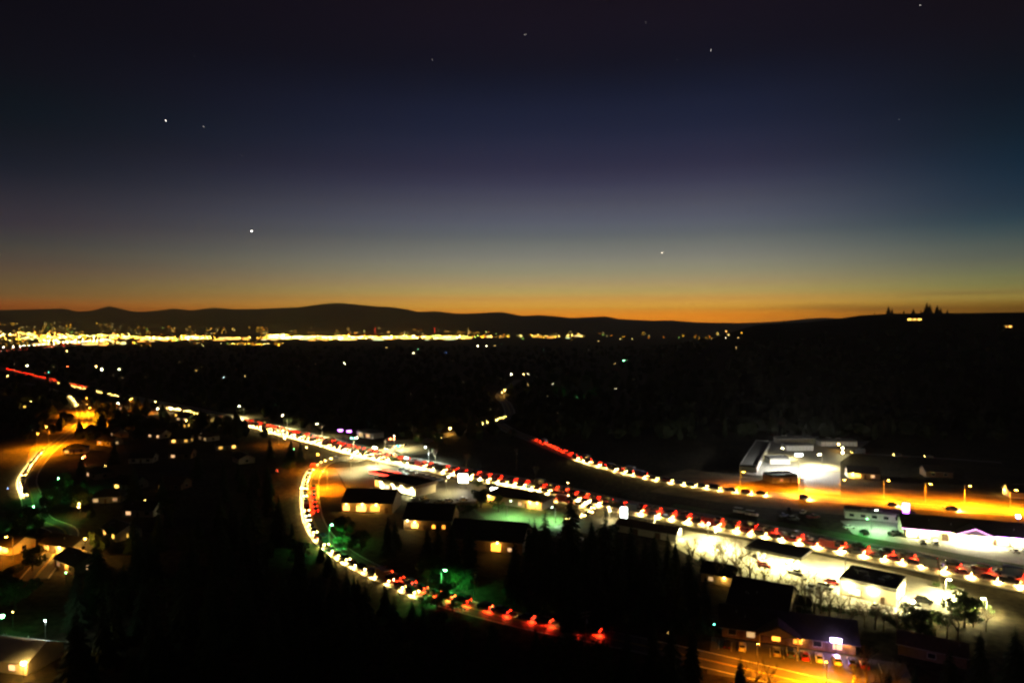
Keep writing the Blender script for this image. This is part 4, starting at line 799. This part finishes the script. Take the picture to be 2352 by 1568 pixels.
for i, (u, v, kind, s) in enumerate(spots):
    q = hit(u, v) if v < 900 else P(u, v); dd = q.length; r = {1: .16, 2: .26, 3: .42}[s] * (1 if dd < 600 else (dd / 600) ** .75)
    yard_lamp(q, kind, '%s %s lamp on a post among the dark trees, a lone point of light' % ({1: 'faint', 2: 'bright', 3: 'dazzling'}[s], {'white': 'white', 'warm': 'amber', 'cool': 'pale', 'green': 'green', 'red': 'red', 'blue': 'blue', 'cyan': 'turquoise', 'purple': 'violet'}[kind]), 'lone lamps among the dark trees', 4.0 if dd < 900 else 7, round(r, 2), {1: 0, 2: 900, 3: 4500}[s] if dd < 1000 else 0, {1: .25, 2: .7, 3: 1}[s])
for (u, v, s) in [(x[0] + random.uniform(-6, 8), x[1] + random.uniform(1, 4), x[3]) for x in spots[:40] if x[1] > 925] + [(230, 1095, 1), (330, 1060, 1), (420, 1050, 1), (300, 1120, 1), (250, 1150, 1), (330, 1180, 1), (400, 1120, 1), (480, 1010, 1), (520, 1030, 1), (560, 1060, 1), (120, 1100, 1), (205, 1200, 1), (280, 1230, 1)]:
    if free(*P(u, v)[:2], 6): home(u, v, random.choice((E_DIMWIN, E_WARMWIN, GLASSD)), 'with a few lit windows among the dark trees of the west quarter')
# --- junction signals and lit forecourt beyond the junction
def signal(p, rz, m, label, h=6.0, reach=6.0):
    o = empty('traffic_signal', p, rz, label, 'traffic signal', 'signals at the highway junction')
    b = MB(); b.tube((0, 0, 0), (0, 0, h + .4), .14, .1, 8); b.build('pole', METAL, o)
    b = MB(); b.tube((0, 0, h), (reach, 0, h + .3), .09, .06, 6); b.build('mast_arm', METAL, o)
    for x in (reach * .55, reach * .95):
        b = MB(); b.box((x, 0, h - .3), (.4, .3, 1.1)); hd = b.build('signal_head', DARKMETAL, o)
        b = MB(); b.box((x, -.2, h - .3 + (.33 if m is E_SIGRED else -.33)), (.5, .12, .5)); b.build('signal_lens', m, hd)
signal(P(797, 1024), R(-10), E_CYAN, 'traffic signal mast showing green at the highway junction, left corner'); signal(P(885, 1030), R(20), E_SIGRED, 'traffic signal mast showing red on the street behind the junction')
signal(P(925, 1045), R(150), E_CYAN, 'traffic signal mast showing green at the highway junction, right corner', 6, 5); signal(P(872, 1066), R(170), E_SIGRED, 'traffic signal mast showing red on the diner side of the junction')
street_lamp(P(864, 1068), 10, 'white', 55000, 'dazzling white lamp over the highway junction', big=4.0, arm=1.0, rz=R(120))
street_lamp(P(812, 1040), 10, 'white', 30000, 'white lamp over the highway left of the junction', big=1.4, arm=3, rz=R(-40))
street_lamp(P(905, 1030), 9, 'white', 32000, 'white lamp over the street behind the junction', big=1.4, arm=2, rz=R(-80))
street_lamp(P(985, 1060), 9, 'cool', 14000, 'pale lamp over the highway beside the turquoise lit corner', big=1.2, arm=3, rz=R(-120))
for i, (u, v) in enumerate(((560, 964), (660, 988), (740, 1010))): street_lamp(P(u, v - 6), 10, 'white', 30000, 'white lamp over the straight highway before the junction', 'lamps along the straight highway', big=1.2, arm=3.5, rz=R(-135))
for (u, v) in ((782, 994), (802, 996), (793, 990)): panel_sign(P(u, v + 8), v - 8, 3.2, 1.2, E_PURPLE, 'violet glowing sign board behind the junction', 0, 1)['group'] = 'violet signs behind the junction'
bl = building('corner_shop', P(850, 1003), R(-40), 18, 10, 4, 'small flat roofed shop behind the violet signs at the junction', 'shop', roof='flat', wall=PALEW, roofm=ROOFG, windows=[('f', -4, .8, 4, 2, E_DIMWIN), ('f', 4, .8, 4, 2, E_DIMWIN)], doors=[('f', 0, 1.4, 2.2)])
lot('corner_lot', [P(880, 1012)[:2], P(960, 1008)[:2], P(990, 1040)[:2], P(930, 1048)[:2]], .02, PAVE, False)

# ------------------------------------------------------------------ utility poles
def utility_pole(p, h, rz, label):
    o = empty('utility_pole', p, rz, label, 'utility pole', 'utility poles')
    b = MB(); b.tube((0, 0, -.3), (0, 0, h), .19, .13, 8); b.build('pole', WOODP, o)
    for z, w in ((h - .5, 2.6), (h - 1.5, 2.0)):
        b = MB(); b.box((0, 0, z), (w, .12, .14)); a = b.build('crossarm', WOODP, o)
        b = MB()
        for x in (-.45, -.2, .2, .45): b.tube((x * w, 0, z + .07), (x * w, 0, z + .3), .05, .04, 6)
        b.build('insulator', WHITEP, a)
    b = MB(); b.tube((.35, 0, h - 3.2), (.35, 0, h - 2.2), .26, .26, 8); b.build('transformer', METAL, o)
poles = [(P(1090, 1373), 1302, 'utility pole above the curving side road'), (P(2158, 1345), 1284, 'pole at the exit of the fuel station'), (P(1186, 1080), 1030, 'utility pole behind the highway in the dark field'), (P(1430, 1110), 1070, 'utility pole between the highway and the upper road')]
poles.append((P(1345, 1478), 1402, 'utility pole beside the lower end of the side road'))
for q, vt, lab in poles: utility_pole(q, max(8, height_at(q, vt)), R(25), 'tall wooden ' + lab)

A_, B_ = poles[0][0] + Vector((0, 0, height_at(poles[0][0], 1302) - .2)), poles[-1][0] + Vector((0, 0, max(8, height_at(poles[-1][0], 1402)) - .2))
for k, dx in enumerate((-1.0, .9)):
    b = MB(); pts = [A_.lerp(B_, i / 14) + Vector((dx, 0, -4 * 1.2 * (i / 14) * (1 - i / 14))) for i in range(15)]
    for a, c in zip(pts, pts[1:]): b.tube(a, c, .03, .03, 4, False)
    tag(b.build('power_line', DARKMETAL), 'thin power line sagging between the two poles by the side road', 'power line', 'power lines by the side road')
# ------------------------------------------------------------------ trees
def conifer_mesh(seed, h, rad):
    rnd = random.Random(seed); t = MB(); t.tube((0, 0, -.5), (0, 0, h * .96), rad * .07, .03, 7)
    c = MB(); tiers = 30
    for i in range(tiers):
        f = i / (tiers - 1); z = h * (.06 + .92 * f); r0 = rad * (1 - f) ** .85 + .12; n = int(6 + 9 * (1 - f))
        for k in range(n):
            a = 2 * math.pi * (k + rnd.random() * .8) / n; r = r0 * rnd.uniform(.55, 1.18); dz = -r * rnd.uniform(.25, .5); w = r * rnd.uniform(.22, .34); cs, sn = math.cos(a), math.sin(a)
            zz = z + rnd.uniform(-.3, .3) * h / tiers
            p0 = (0, 0, zz + r * .12); pm = (cs * r * .6, sn * r * .6, zz + dz * .35); p1 = (cs * r, sn * r, zz + dz)
            l = (pm[0] - sn * w, pm[1] + cs * w, pm[2] - w * .55); rr = (pm[0] + sn * w, pm[1] - cs * w, pm[2] - w * .55)
            c.add([p0, l, p1, rr, pm], [(0, 1, 4), (1, 2, 4), (0, 4, 3), (4, 2, 3)])
    return t.mesh('trunk', BARK), c.mesh('crown', NEEDLE)
def bare_mesh(seed, h):
    rnd = random.Random(seed); t = MB(); c = MB()
    def grow(p, d, ln, r, lv):
        q = p + d * ln; (t if lv < 2 else c).tube(p, q, r, r * .62, 5 if lv < 2 else 3, False)
        if lv == 5: return
        for _ in range((4, 3, 3, 3, 2)[lv]):
            ax = Vector((rnd.uniform(-1, 1), rnd.uniform(-1, 1), rnd.uniform(-.2, .75))); nd = (d * rnd.uniform(.55, 1) + ax.normalized() * .75).normalized()
            grow(p + d * ln * rnd.uniform(.65, 1), nd, ln * rnd.uniform(.55, .8), max(.012, r * .52), lv + 1)
    grow(Vector((0, 0, -.3)), Vector((rnd.uniform(-.08, .08), rnd.uniform(-.08, .08), 1)).normalized(), h * .3, h * .022, 0)
    return t.mesh('trunk', TWIG), c.mesh('crown', TWIG)
def leafy_mesh(seed, h, rad, n, m):
    rnd = random.Random(seed); t = MB(); t.tube((0, 0, -.3), (0, 0, h * .55), rad * .08, rad * .04, 6)
    c = MB(); cl = [(Vector((rnd.gauss(0, .42), rnd.gauss(0, .42), rnd.uniform(-.75, .8))), rnd.uniform(.28, .5)) for _ in range(14)]
    for p, _ in cl[:6]: t.tube((0, 0, h * .3), (p.x * rad * .8, p.y * rad * .8, h * .55 + p.z * h * .3), rad * .03, rad * .01, 4)
    for i in range(n):
        p, r = cl[i % len(cl)]; d = Vector((rnd.gauss(0, 1), rnd.gauss(0, 1), rnd.gauss(0, 1))).normalized() * r * rnd.uniform(.5, 1)
        q = p + d; q = Vector((q.x * rad, q.y * rad, h * .58 + q.z * h * .36)); s = rad * rnd.uniform(.05, .11); a = Vector((rnd.gauss(0, 1), rnd.gauss(0, 1), rnd.gauss(0, 1))).normalized(); b_ = a.orthogonal().normalized()
        c.add([q - a * s, q + b_ * s * .6, q + a * s, q - b_ * s * .6], [(0, 1, 2, 3)])
    return t.mesh('trunk', BARK), c.mesh('crown', m)
CON = [conifer_mesh(i, 20, 4.2 + i * .5) for i in range(4)]; BARE = [bare_mesh(10 + i, 12) for i in range(4)]; LEAFY = [leafy_mesh(20 + i, 9, 4.5, 1500, LEAF) for i in range(3)]; BUSH = [leafy_mesh(30 + i, 3.2, 2.4, 700, LEAF) for i in range(2)]
def tree(ms, p, s, label, group, name, cat='tree', wide=1.0, z=0.0):
    o = empty(name, (p[0], p[1], z), random.uniform(0, 6.3), label, cat, group); o.scale = (s * wide, s * wide, s)
    obj('trunk', ms[0], o); obj('crown', ms[1], o); return o
firs = [(1215, 1185, 1330), (1252, 1168, 1345), (1312, 1100, 1325), (1345, 1222, 1385), (1390, 1164, 1350), (1420, 1226, 1380), (1449, 1190, 1342), (1490, 1238, 1392), (1533, 1214, 1347), (1582, 1252, 1400), (1290, 1212, 1400), (1180, 1250, 1360), (1480, 1270, 1420), (1370, 1250, 1425), (1240, 1262, 1400), (1560, 1290, 1450), (1420, 1290, 1440), (1320, 1280, 1440), (1620, 1310, 1450), (770, 1282, 1400), (735, 1300, 1440), (690, 1245, 1400), (840, 1330, 1460), (905, 1362, 1480), (650, 1290, 1480), (590, 1230, 1380), (560, 1300, 1480), (800, 1370, 1540), (700, 1390, 1560), (600, 1400, 1580), (480, 1330, 1520), (420, 1250, 1420), (1040, 1440, 1570), (1130, 1470, 1600), (960, 1440, 1580), (1240, 1480, 1600), (1500, 1400, 1540), (1440, 1420, 1560), (1590, 1430, 1560), (1700, 1500, 1640), (2180, 1480, 1620), (2250, 1440, 1590), (2330, 1430, 1580), (2100, 1520, 1660), (2040, 1530, 1680), (510, 1180, 1320), (640, 1130, 1250), (580, 1120, 1230), (690, 1010, 1060), (620, 1000, 1052), (668, 1004, 1056), (330, 1300, 1450), (260, 1330, 1480), (350, 1430, 1590), (300, 1480, 1640)]
ROADROW = [(690, 1190), (700, 1205), (735, 1248), (800, 1298), (880, 1338), (970, 1378), (1100, 1414), (1250, 1448), (1380, 1468), (1420, 1476)]
def below_road(u, vb, vt):                    # crowns on the near side stay below the sight line to the curving road
    if 690 <= u <= 1420 and vb > lerp_table(ROADROW, u): return max(vt, lerp_table(ROADROW, u) + random.choice((4, 8, 14, -8)))
    return vt
def fir_label(u, vt):
    if u == 1312: return 'tall thin fir reaching across the highway lights above the black stand'
    if vt < 1060: return 'small dark fir below the straight highway before the junction'
    if u > 1150 and vt < 1235: return 'dark fir whose pointed tip stands against the lit lawn and highway'
    if u > 1150 and u < 1720: return 'dark fir in the black stand left of the brown motel'
    if u >= 1720: return 'dark fir on the unlit slope right of the motel lot'
    if u > 640: return 'dark fir on the unlit slope below the curving side road'
    return 'dark fir on the slope between the west street and the side road'
for u, vt, vb in firs:
    vt = below_road(u, vb, vt); q = P(u, vb); h = height_at(q, vt)
    if h < 3: continue
    tree(random.choice(CON), q, h / 20, fir_label(u, vt), 'dark firs of the foreground', 'fir_tree', wide=.72 if u == 1312 else random.uniform(.85, 1.15)); keep(q, 2)
for u, vt, vb in [(1690, 1192, 1335), (1722, 1205, 1345), (1755, 1235, 1350), (1668, 1215, 1318), (1640, 1205, 1310), (1610, 1222, 1322), (1800, 1275, 1390), (1850, 1262, 1410), (1885, 1290, 1408), (1930, 1330, 1425), (1985, 1340, 1440), (2030, 1345, 1450), (2085, 1350, 1462), (2130, 1362, 1470), (2200, 1372, 1470), (2150, 1390, 1480), (1700, 1470, 1600), (1735, 1490, 1610), (1990, 1450, 1570), (2060, 1470, 1590), (915, 1310, 1380), (850, 1296, 1370), (1120, 1405, 1460), (1250, 1405, 1462), (1590, 1195, 1300), (1660, 1185, 1300), (1705, 1235, 1360), (1740, 1260, 1372), (1775, 1262, 1385), (1830, 1290, 1405), (1870, 1300, 1420), (1905, 1310, 1425), (1955, 1325, 1435), (2010, 1330, 1445), (2060, 1335, 1458), (2110, 1340, 1468), (2175, 1360, 1465), (2235, 1350, 1440), (2265, 1370, 1450), (1690, 1290, 1375), (1650, 1250, 1340), (1765, 1480, 1600), (1960, 1470, 1590), (2020, 1490, 1610), (950, 960, 1010), (1000, 1010, 1060), (1070, 1020, 1075), (1230, 1050, 1100)]:
    q = P(u, vb); h = height_at(q, vt)
    tree(random.choice(BARE), q, h / 12, 'bare leafless tree ' + ('at the dim street behind the junction' if vb < 1110 else 'beside the curving side road' if u < 1300 else 'in the gravel yard left of the station canopy' if vb < 1349 else 'rising from the orange motel lot' if vb > 1560 else 'between the bright station forecourt and the motel roofs'), 'bare trees near the lit lots', 'bare_tree', wide=random.uniform(.8, 1.1))
for u, v, s in [(2010, 1425, 1), (2045, 1432, .9), (2085, 1438, 1.1), (2120, 1442, 1), (2160, 1440, 1.2), (2195, 1425, 1), (2230, 1412, 1.1), (1960, 1418, .9), (1925, 1410, .8), (1890, 1405, .9), (1850, 1420, 1), (1640, 1318, 1), (1680, 1332, 1.1), (1610, 1300, .9), (2255, 1402, .9), (2060, 1445, .8), (2185, 1355, .7), (2150, 1348, .6), (905, 1062, 1), (925, 1066, .8), (1100, 1118, 1), (1125, 1124, .8), (980, 1392, 1), (1005, 1398, 1.1), (1040, 1404, 1), (780, 1255, 1.2), (800, 1262, 1), (1075, 1178, 1.2), (1095, 1172, 1)]:
    tree(random.choice(BUSH), P(u, v), s, 'low green bush ' + ('at the green edge behind the diner' if u < 1130 and v < 1130 else 'on the lawn below the motel office' if u < 1100 and v < 1200 else 'beside the curving side road' if u < 1100 else 'under bare trees by the gravel yard' if u < 1700 else 'in the hedge along the bright station lot'), 'bushes at the lot edges', 'bush', 'bush')
for u, v, s in [(140, 1150, 1.1), (170, 1160, 1), (110, 1172, 1), (60, 1215, 1), (85, 1225, 1.1), (45, 1240, .9), (150, 1128, 1), (1015, 1390, .8), (985, 1330, .9), (1050, 1345, .8), (790, 1235, .9), (830, 1265, .8), (1105, 1165, .9), (1145, 1175, .8), (960, 1020, .9), (985, 1012, .8), (1005, 1022, .9), (2215, 1440, 1), (2110, 1475, 1), (10, 1380, 1.1), (35, 1400, 1), (75, 1310, .9), (1320, 884, 1.3), (1300, 880, 1.2), (1345, 878, 1.2)]:
    tree(random.choice(LEAFY), P(u, v), s, 'leafy round tree ' + ('under the green lamps of the west street' if u < 200 and v < 1300 else 'on the dim slope above the pale roofed house' if u < 200 else 'under the distant green lamp in the valley' if v < 900 else 'at the dim street behind the junction' if v < 1030 else 'beside the hedge of the station lot' if u > 2000 else 'on the lawn below the motel office' if v < 1180 else 'near a green lamp by the curving side road'), 'leafy trees by the street lamps', 'leafy_tree')
n = 0
while n < 110:                               # the rest of the near wood
    u = random.uniform(150, 1950); v = random.uniform(1060, 1600); q = P(u, v)
    if v < 1250 and u > 750 or not free(q.x, q.y, 3): continue
    kk = random.randrange(5); h0 = 9 if kk == 4 else 20; sc0 = (random.uniform(.45, .85) if v < 1300 else random.uniform(.6, .95)) * (1.4 if kk == 4 else 1)
    vt = below_road(u, v, 0)
    if vt > 0: sc0 = min(sc0, height_at(q, vt) / h0)
    if sc0 < .15: continue
    tree((CON + LEAFY[:1])[kk], q, sc0, 'dark tree in the unlit wood of the slope', 'unlit wood of the slope', 'wood_tree'); keep(q, 3.5); n += 1
for u, h in ((2040, 20), (2048, 14), (2075, 8), (2097, 13), (2128, 27), (2135, 22), (2152, 20), (2160, 13), (2175, 10), (2008, 6), (2115, 9), (1800, 8)):
    q = Vector(((u - 1176) / FPX * HD, HD, hill_z(u, HD)))
    tree(random.choice(CON), q, h / 20, 'tree standing against the sunset on the hilltop', 'trees on the hilltop', 'hilltop_tree', wide=1.3, z=q.z - .5)
fw = MB(); rnd = random.Random(5); n = 0
while n < 3600:
    y = 480 * (2400 / 480) ** rnd.random(); x = y * rnd.uniform(-.85, .85)
    if not free(x, y, 3) or (y > 1150 and x / y > .28): continue
    z = surf(x, y); h = rnd.uniform(6, 15); r = h * rnd.uniform(.18, .34); n += 1
    k = 6; o = rnd.random() * 6
    ring = lambda rr, zz: [(x + math.cos(o + 6.283 * i / k) * rr * rnd.uniform(.7, 1.25), y + math.sin(o + 6.283 * i / k) * rr * rnd.uniform(.7, 1.25), z + zz) for i in range(k)]
    if rnd.random() < .45: fw.loft([ring(r * .5, -.5), ring(r, h * .25), ring(r * .75, h * .55), ring(r * .35, h * .8), ring(.1, h)], False)
    else: h *= .75; r *= 1.7; fw.loft([ring(r * .3, -.5), ring(r * .8, h * .3), ring(r * 1.05, h * .55), ring(r * .75, h * .82), ring(r * .2, h)], False)
tag(fw.build('far_wood', DARKWOOD), 'dark scattered wood covering the unlit valley floor', 'wood', kind='stuff')

# ------------------------------------------------------------------ the town in the valley
rnd = random.Random(11)
TOWN = [emat('town_lamp_%s%d' % (n_, i), c, s) for n_, c in (('white', (1, .76, .22)), ('yellow', (1, .5, .03)), ('orange', (1, .27, .004)), ('green', (.45, 1, .12))) for i, s in ((0, 8), (1, 110), (2, 700))]
CLUSTERS = [(-40, 130, 7, 768, 1.6, 1), (-40, 300, 12, 774, 2.2, 2), (60, 345, 15, 778, 1.8, 2), (-40, 120, 6, 784, 2.2, 1), (90, 270, 9, 788, 2.0, 2), (190, 325, 8, 793, 1.2, 1), (325, 425, 9, 781, 2.0, 2), (415, 482, 14, 778, 1.8, 2), (480, 610, 9, 780, 1.6, 1), (610, 660, 9, 776, 2.6, 2), (620, 860, 24, 779, 1.8, 2), (855, 900, 6, 779, 1.4, 2), (885, 1085, 22, 778, 1.5, 2), (1085, 1190, 7, 776, 1.6, 1), (1190, 1345, 5, 774, 2.6, 1), (-40, 640, 6, 795, 3, 0), (530, 700, 3, 795, 1.4, 1), (-40, 620, 16, 762, 6, 0), (600, 1150, 9, 766, 4, 0), (1100, 1720, 4, 776, 5, 0), (-40, 300, 3, 748, 5, 0)]
def town_uv():
    u0, u1, _w, vm, vs, b = rnd.choices(CLUSTERS, [c[2] for c in CLUSTERS])[0]
    u = rnd.uniform(u0, u1)
    for _ in range(6):
        if b == 2 or noise.noise(Vector((u / 22, vm * .3, 1))) > -.12: break
        u = rnd.uniform(u0, u1)
    return u, max(744, rnd.gauss(vm, vs)), b
tw_ = MB()
for _ in range(2100):
    u, v, br = town_uv(); q = hit(u, v)
    if not free(q.x, q.y, 2): continue
    sc_ = max(.5, q.y / 4000); h = 9; r = rnd.uniform(.8, 1.25) * sc_ * (1.7 if br == 0 else 1)
    c = rnd.choices((0, 1, 2, 3), (4, 6, 3.4, .8))[0]; lv = max(0, min(2, br - (rnd.random() < .6)))
    tw_.cur = 12; tw_.tube((q.x, q.y, q.z - 1), (q.x, q.y, q.z + h), .2, .12, 3, False)
    tw_.cur = c * 3 + lv; tw_.octa((q.x, q.y, q.z + h + r * .6), r, r * .7)
tag(tw_.build('town_lights', TOWN + [METAL]), 'countless street lamps of the valley town glittering below the mountains', 'town lights', kind='stuff')
FE = [emat('shopfront_glow_%d' % i, c, s) for i, (c, s) in enumerate((((1, .8, .36), 3), ((1, .62, .16), 3), ((1, .42, .06), 3), ((.85, 1, .5), 2)))]
FM = {}
for k, (w, d, h) in enumerate(((46, 24, 8), (30, 18, 6.5), (70, 30, 9), (22, 16, 12))):
    b = MB(); b.box((0, 0, h / 2 - .5), (w, d, h + 1)); r_ = MB(); flat_roof(r_, w + .6, d + .6, h + .2, .9); gf = MB(); gf.box((0, -d / 2 - .06, h * .36), (w * .8, .12, h * .5)); sg_ = MB(); sg_.box((w * .1, -d / 2 - .2, h * .85), (w * .3, .4, h * .2))
    FM[k] = (b.mesh('wall', CREAM), r_.mesh('roof', ROOFG), gf.mesh('lit_front', FE[0]), sg_.mesh('sign_board', FE[1]))
for i in range(120):
    while True:
        u, v, br = town_uv()
        if br >= 1 and free(*(q := hit(u, v))[:2], 20): break
    ms = FM[rnd.randrange(4)]; o = empty('town_building', q, R(rnd.uniform(-28, 28)), 'lit commercial building in the glittering band of the valley town', 'building', 'buildings of the valley town')
    obj('wall', ms[0], o); obj('roof', ms[1], o)
    for x in ms[2:]:
        f = obj('lit_front' if x is ms[2] else 'sign_board', x, o); f.material_slots[0].link = 'OBJECT'; f.material_slots[0].material = rnd.choice(FE)
for (u, v) in ((862, 774), (998, 774)):
    q = hit(u, v + 3); o = empty('radio_mast', q, 0, 'thin radio mast with red warning lights, %s' % ('above the dense middle of the town' if u < 900 else 'above the thinning edge of the town'), 'mast')
    hh = 60; b = MB(); b.tube((0, 0, 0), (0, 0, hh), 1.0, .4, 4); b.build('mast', DARKMETAL, o)
    for z in (35, 48, 60): b = MB(); b.octa((0, 0, z), 1.6); b.build('warning_light', emat('warning_red', (1, .03, .01), 12, 'NONE'), o)

# ------------------------------------------------------------------ sky: stars, planets and an aircraft
for (u, v, r, s, lab) in ((381, 277, 26, 5, 'bright warm star high over the left ridge'), (578, 531, 38, 10, 'brilliant planet low over the ridge'), (468, 291, 16, 1.2, 'faint star beside the bright warm star'), (1206, 80, 18, 1.6, 'small star near the top middle of the sky'), (1633, 116, 18, 2.0, 'small bright star high over the hill'), (2113, 13, 18, 1.6, 'small star at the upper edge over the hill'), (2065, 275, 16, .9, 'faint star over the right hill'), (992, 138, 16, .8, 'faint star left of the small top star'), (1483, 51, 15, .7, 'very faint star above the bright one'), (1183, 392, 15, .5, 'very faint star in the middle of the sky'), (456, 515, 15, .4, 'very faint star beside the brilliant planet'), (556, 358, 15, .4, 'very faint star above the brilliant planet'), (447, 129, 15, .35, 'very faint star above the bright warm star'), (1556, 138, 15, .5, 'very faint star left of the small bright one')):
    d = ray(u, v).normalized() * 60000; b = MB()
    for k in range(3): b.octa((0, 0, 0), r * (1, .9, .8)[k])
    rr = math.radians(45); b = MB(); pts = []
    b.octa((0, 0, 0), r * 1.15)
    tag(b.build('star', emat('star_%.2f' % s, (1, .96, .82), s * 3, 'NONE'), None, Vector((0, 0, CAMH)) + d), lab, 'star')
d = ray(1520, 580).normalized() * 4800; ap = Vector((0, 0, CAMH)) + d
a = empty('airplane', ap, R(95), 'small airliner with navigation lights crossing the sunset sky', 'airplane'); a.scale = (.55, .55, .55)
b = MB(); b.loft([[(x, math.cos(t) * r, math.sin(t) * r) for t in [6.283 * k / 8 for k in range(8)]] for x, r in ((-18, .4), (-12, 1.6), (-4, 2), (10, 2), (15, 1.5), (18, .3))]); b.build('fuselage', WHITEP, a)
b = MB(); b.add([(3, 0, -.5), (-3, 0, -.5), (-8, 17, .6), (-6, 17, .6), (-8, -17, .6), (-6, -17, .6), (3, 0, -.1), (-3, 0, -.1)], [(0, 3, 2, 1), (0, 1, 4, 5), (6, 7, 2, 3), (6, 5, 4, 7), (0, 6, 3), (0, 5, 6), (1, 2, 7), (1, 7, 4)]); b.build('wing', WHITEP, a)
b = MB(); b.add([(-12, 0, 1), (-17, 0, 1), (-19, 0, 6.5), (-17, 0, 6.5), (-12, .3, 1), (-17, .3, 1)], [(0, 1, 2, 3), (4, 3, 2, 5), (0, 3, 4), (1, 5, 2)]); b.build('tail_fin', WHITEP, a)
for p, m in (((-7, 17.3, .6), emat('nav_light', (1, .8, .6), 25)), ((-7, -17.3, .6), MATS['nav_light']), ((0, 0, -2.3), MATS['nav_light']), ((-18.5, 0, 1), MATS['nav_light'])): b = MB(); b.octa(p, 2.0); b.build('navigation_light', m, a)

# ------------------------------------------------------------------ evening haze in the valley
hz = MB(); hz.box((0, 10500, 329), (92000, 29000, 662)); HZM = bpy.data.materials.new('evening_haze'); HZM.use_nodes = True
_t = HZM.node_tree; _t.nodes.clear(); _o = _t.nodes.new('ShaderNodeOutputMaterial'); _v = _t.nodes.new('ShaderNodeVolumePrincipled')
_v.inputs['Color'].default_value = (.9, .9, .92, 1); _v.inputs['Density'].default_value = HAZE; _v.inputs['Anisotropy'].default_value = .3
_t.links.new(_v.outputs[0], _o.inputs['Volume'])
tag(hz.build('haze', HZM), 'thin evening haze lying over the whole valley', 'haze', kind='stuff')
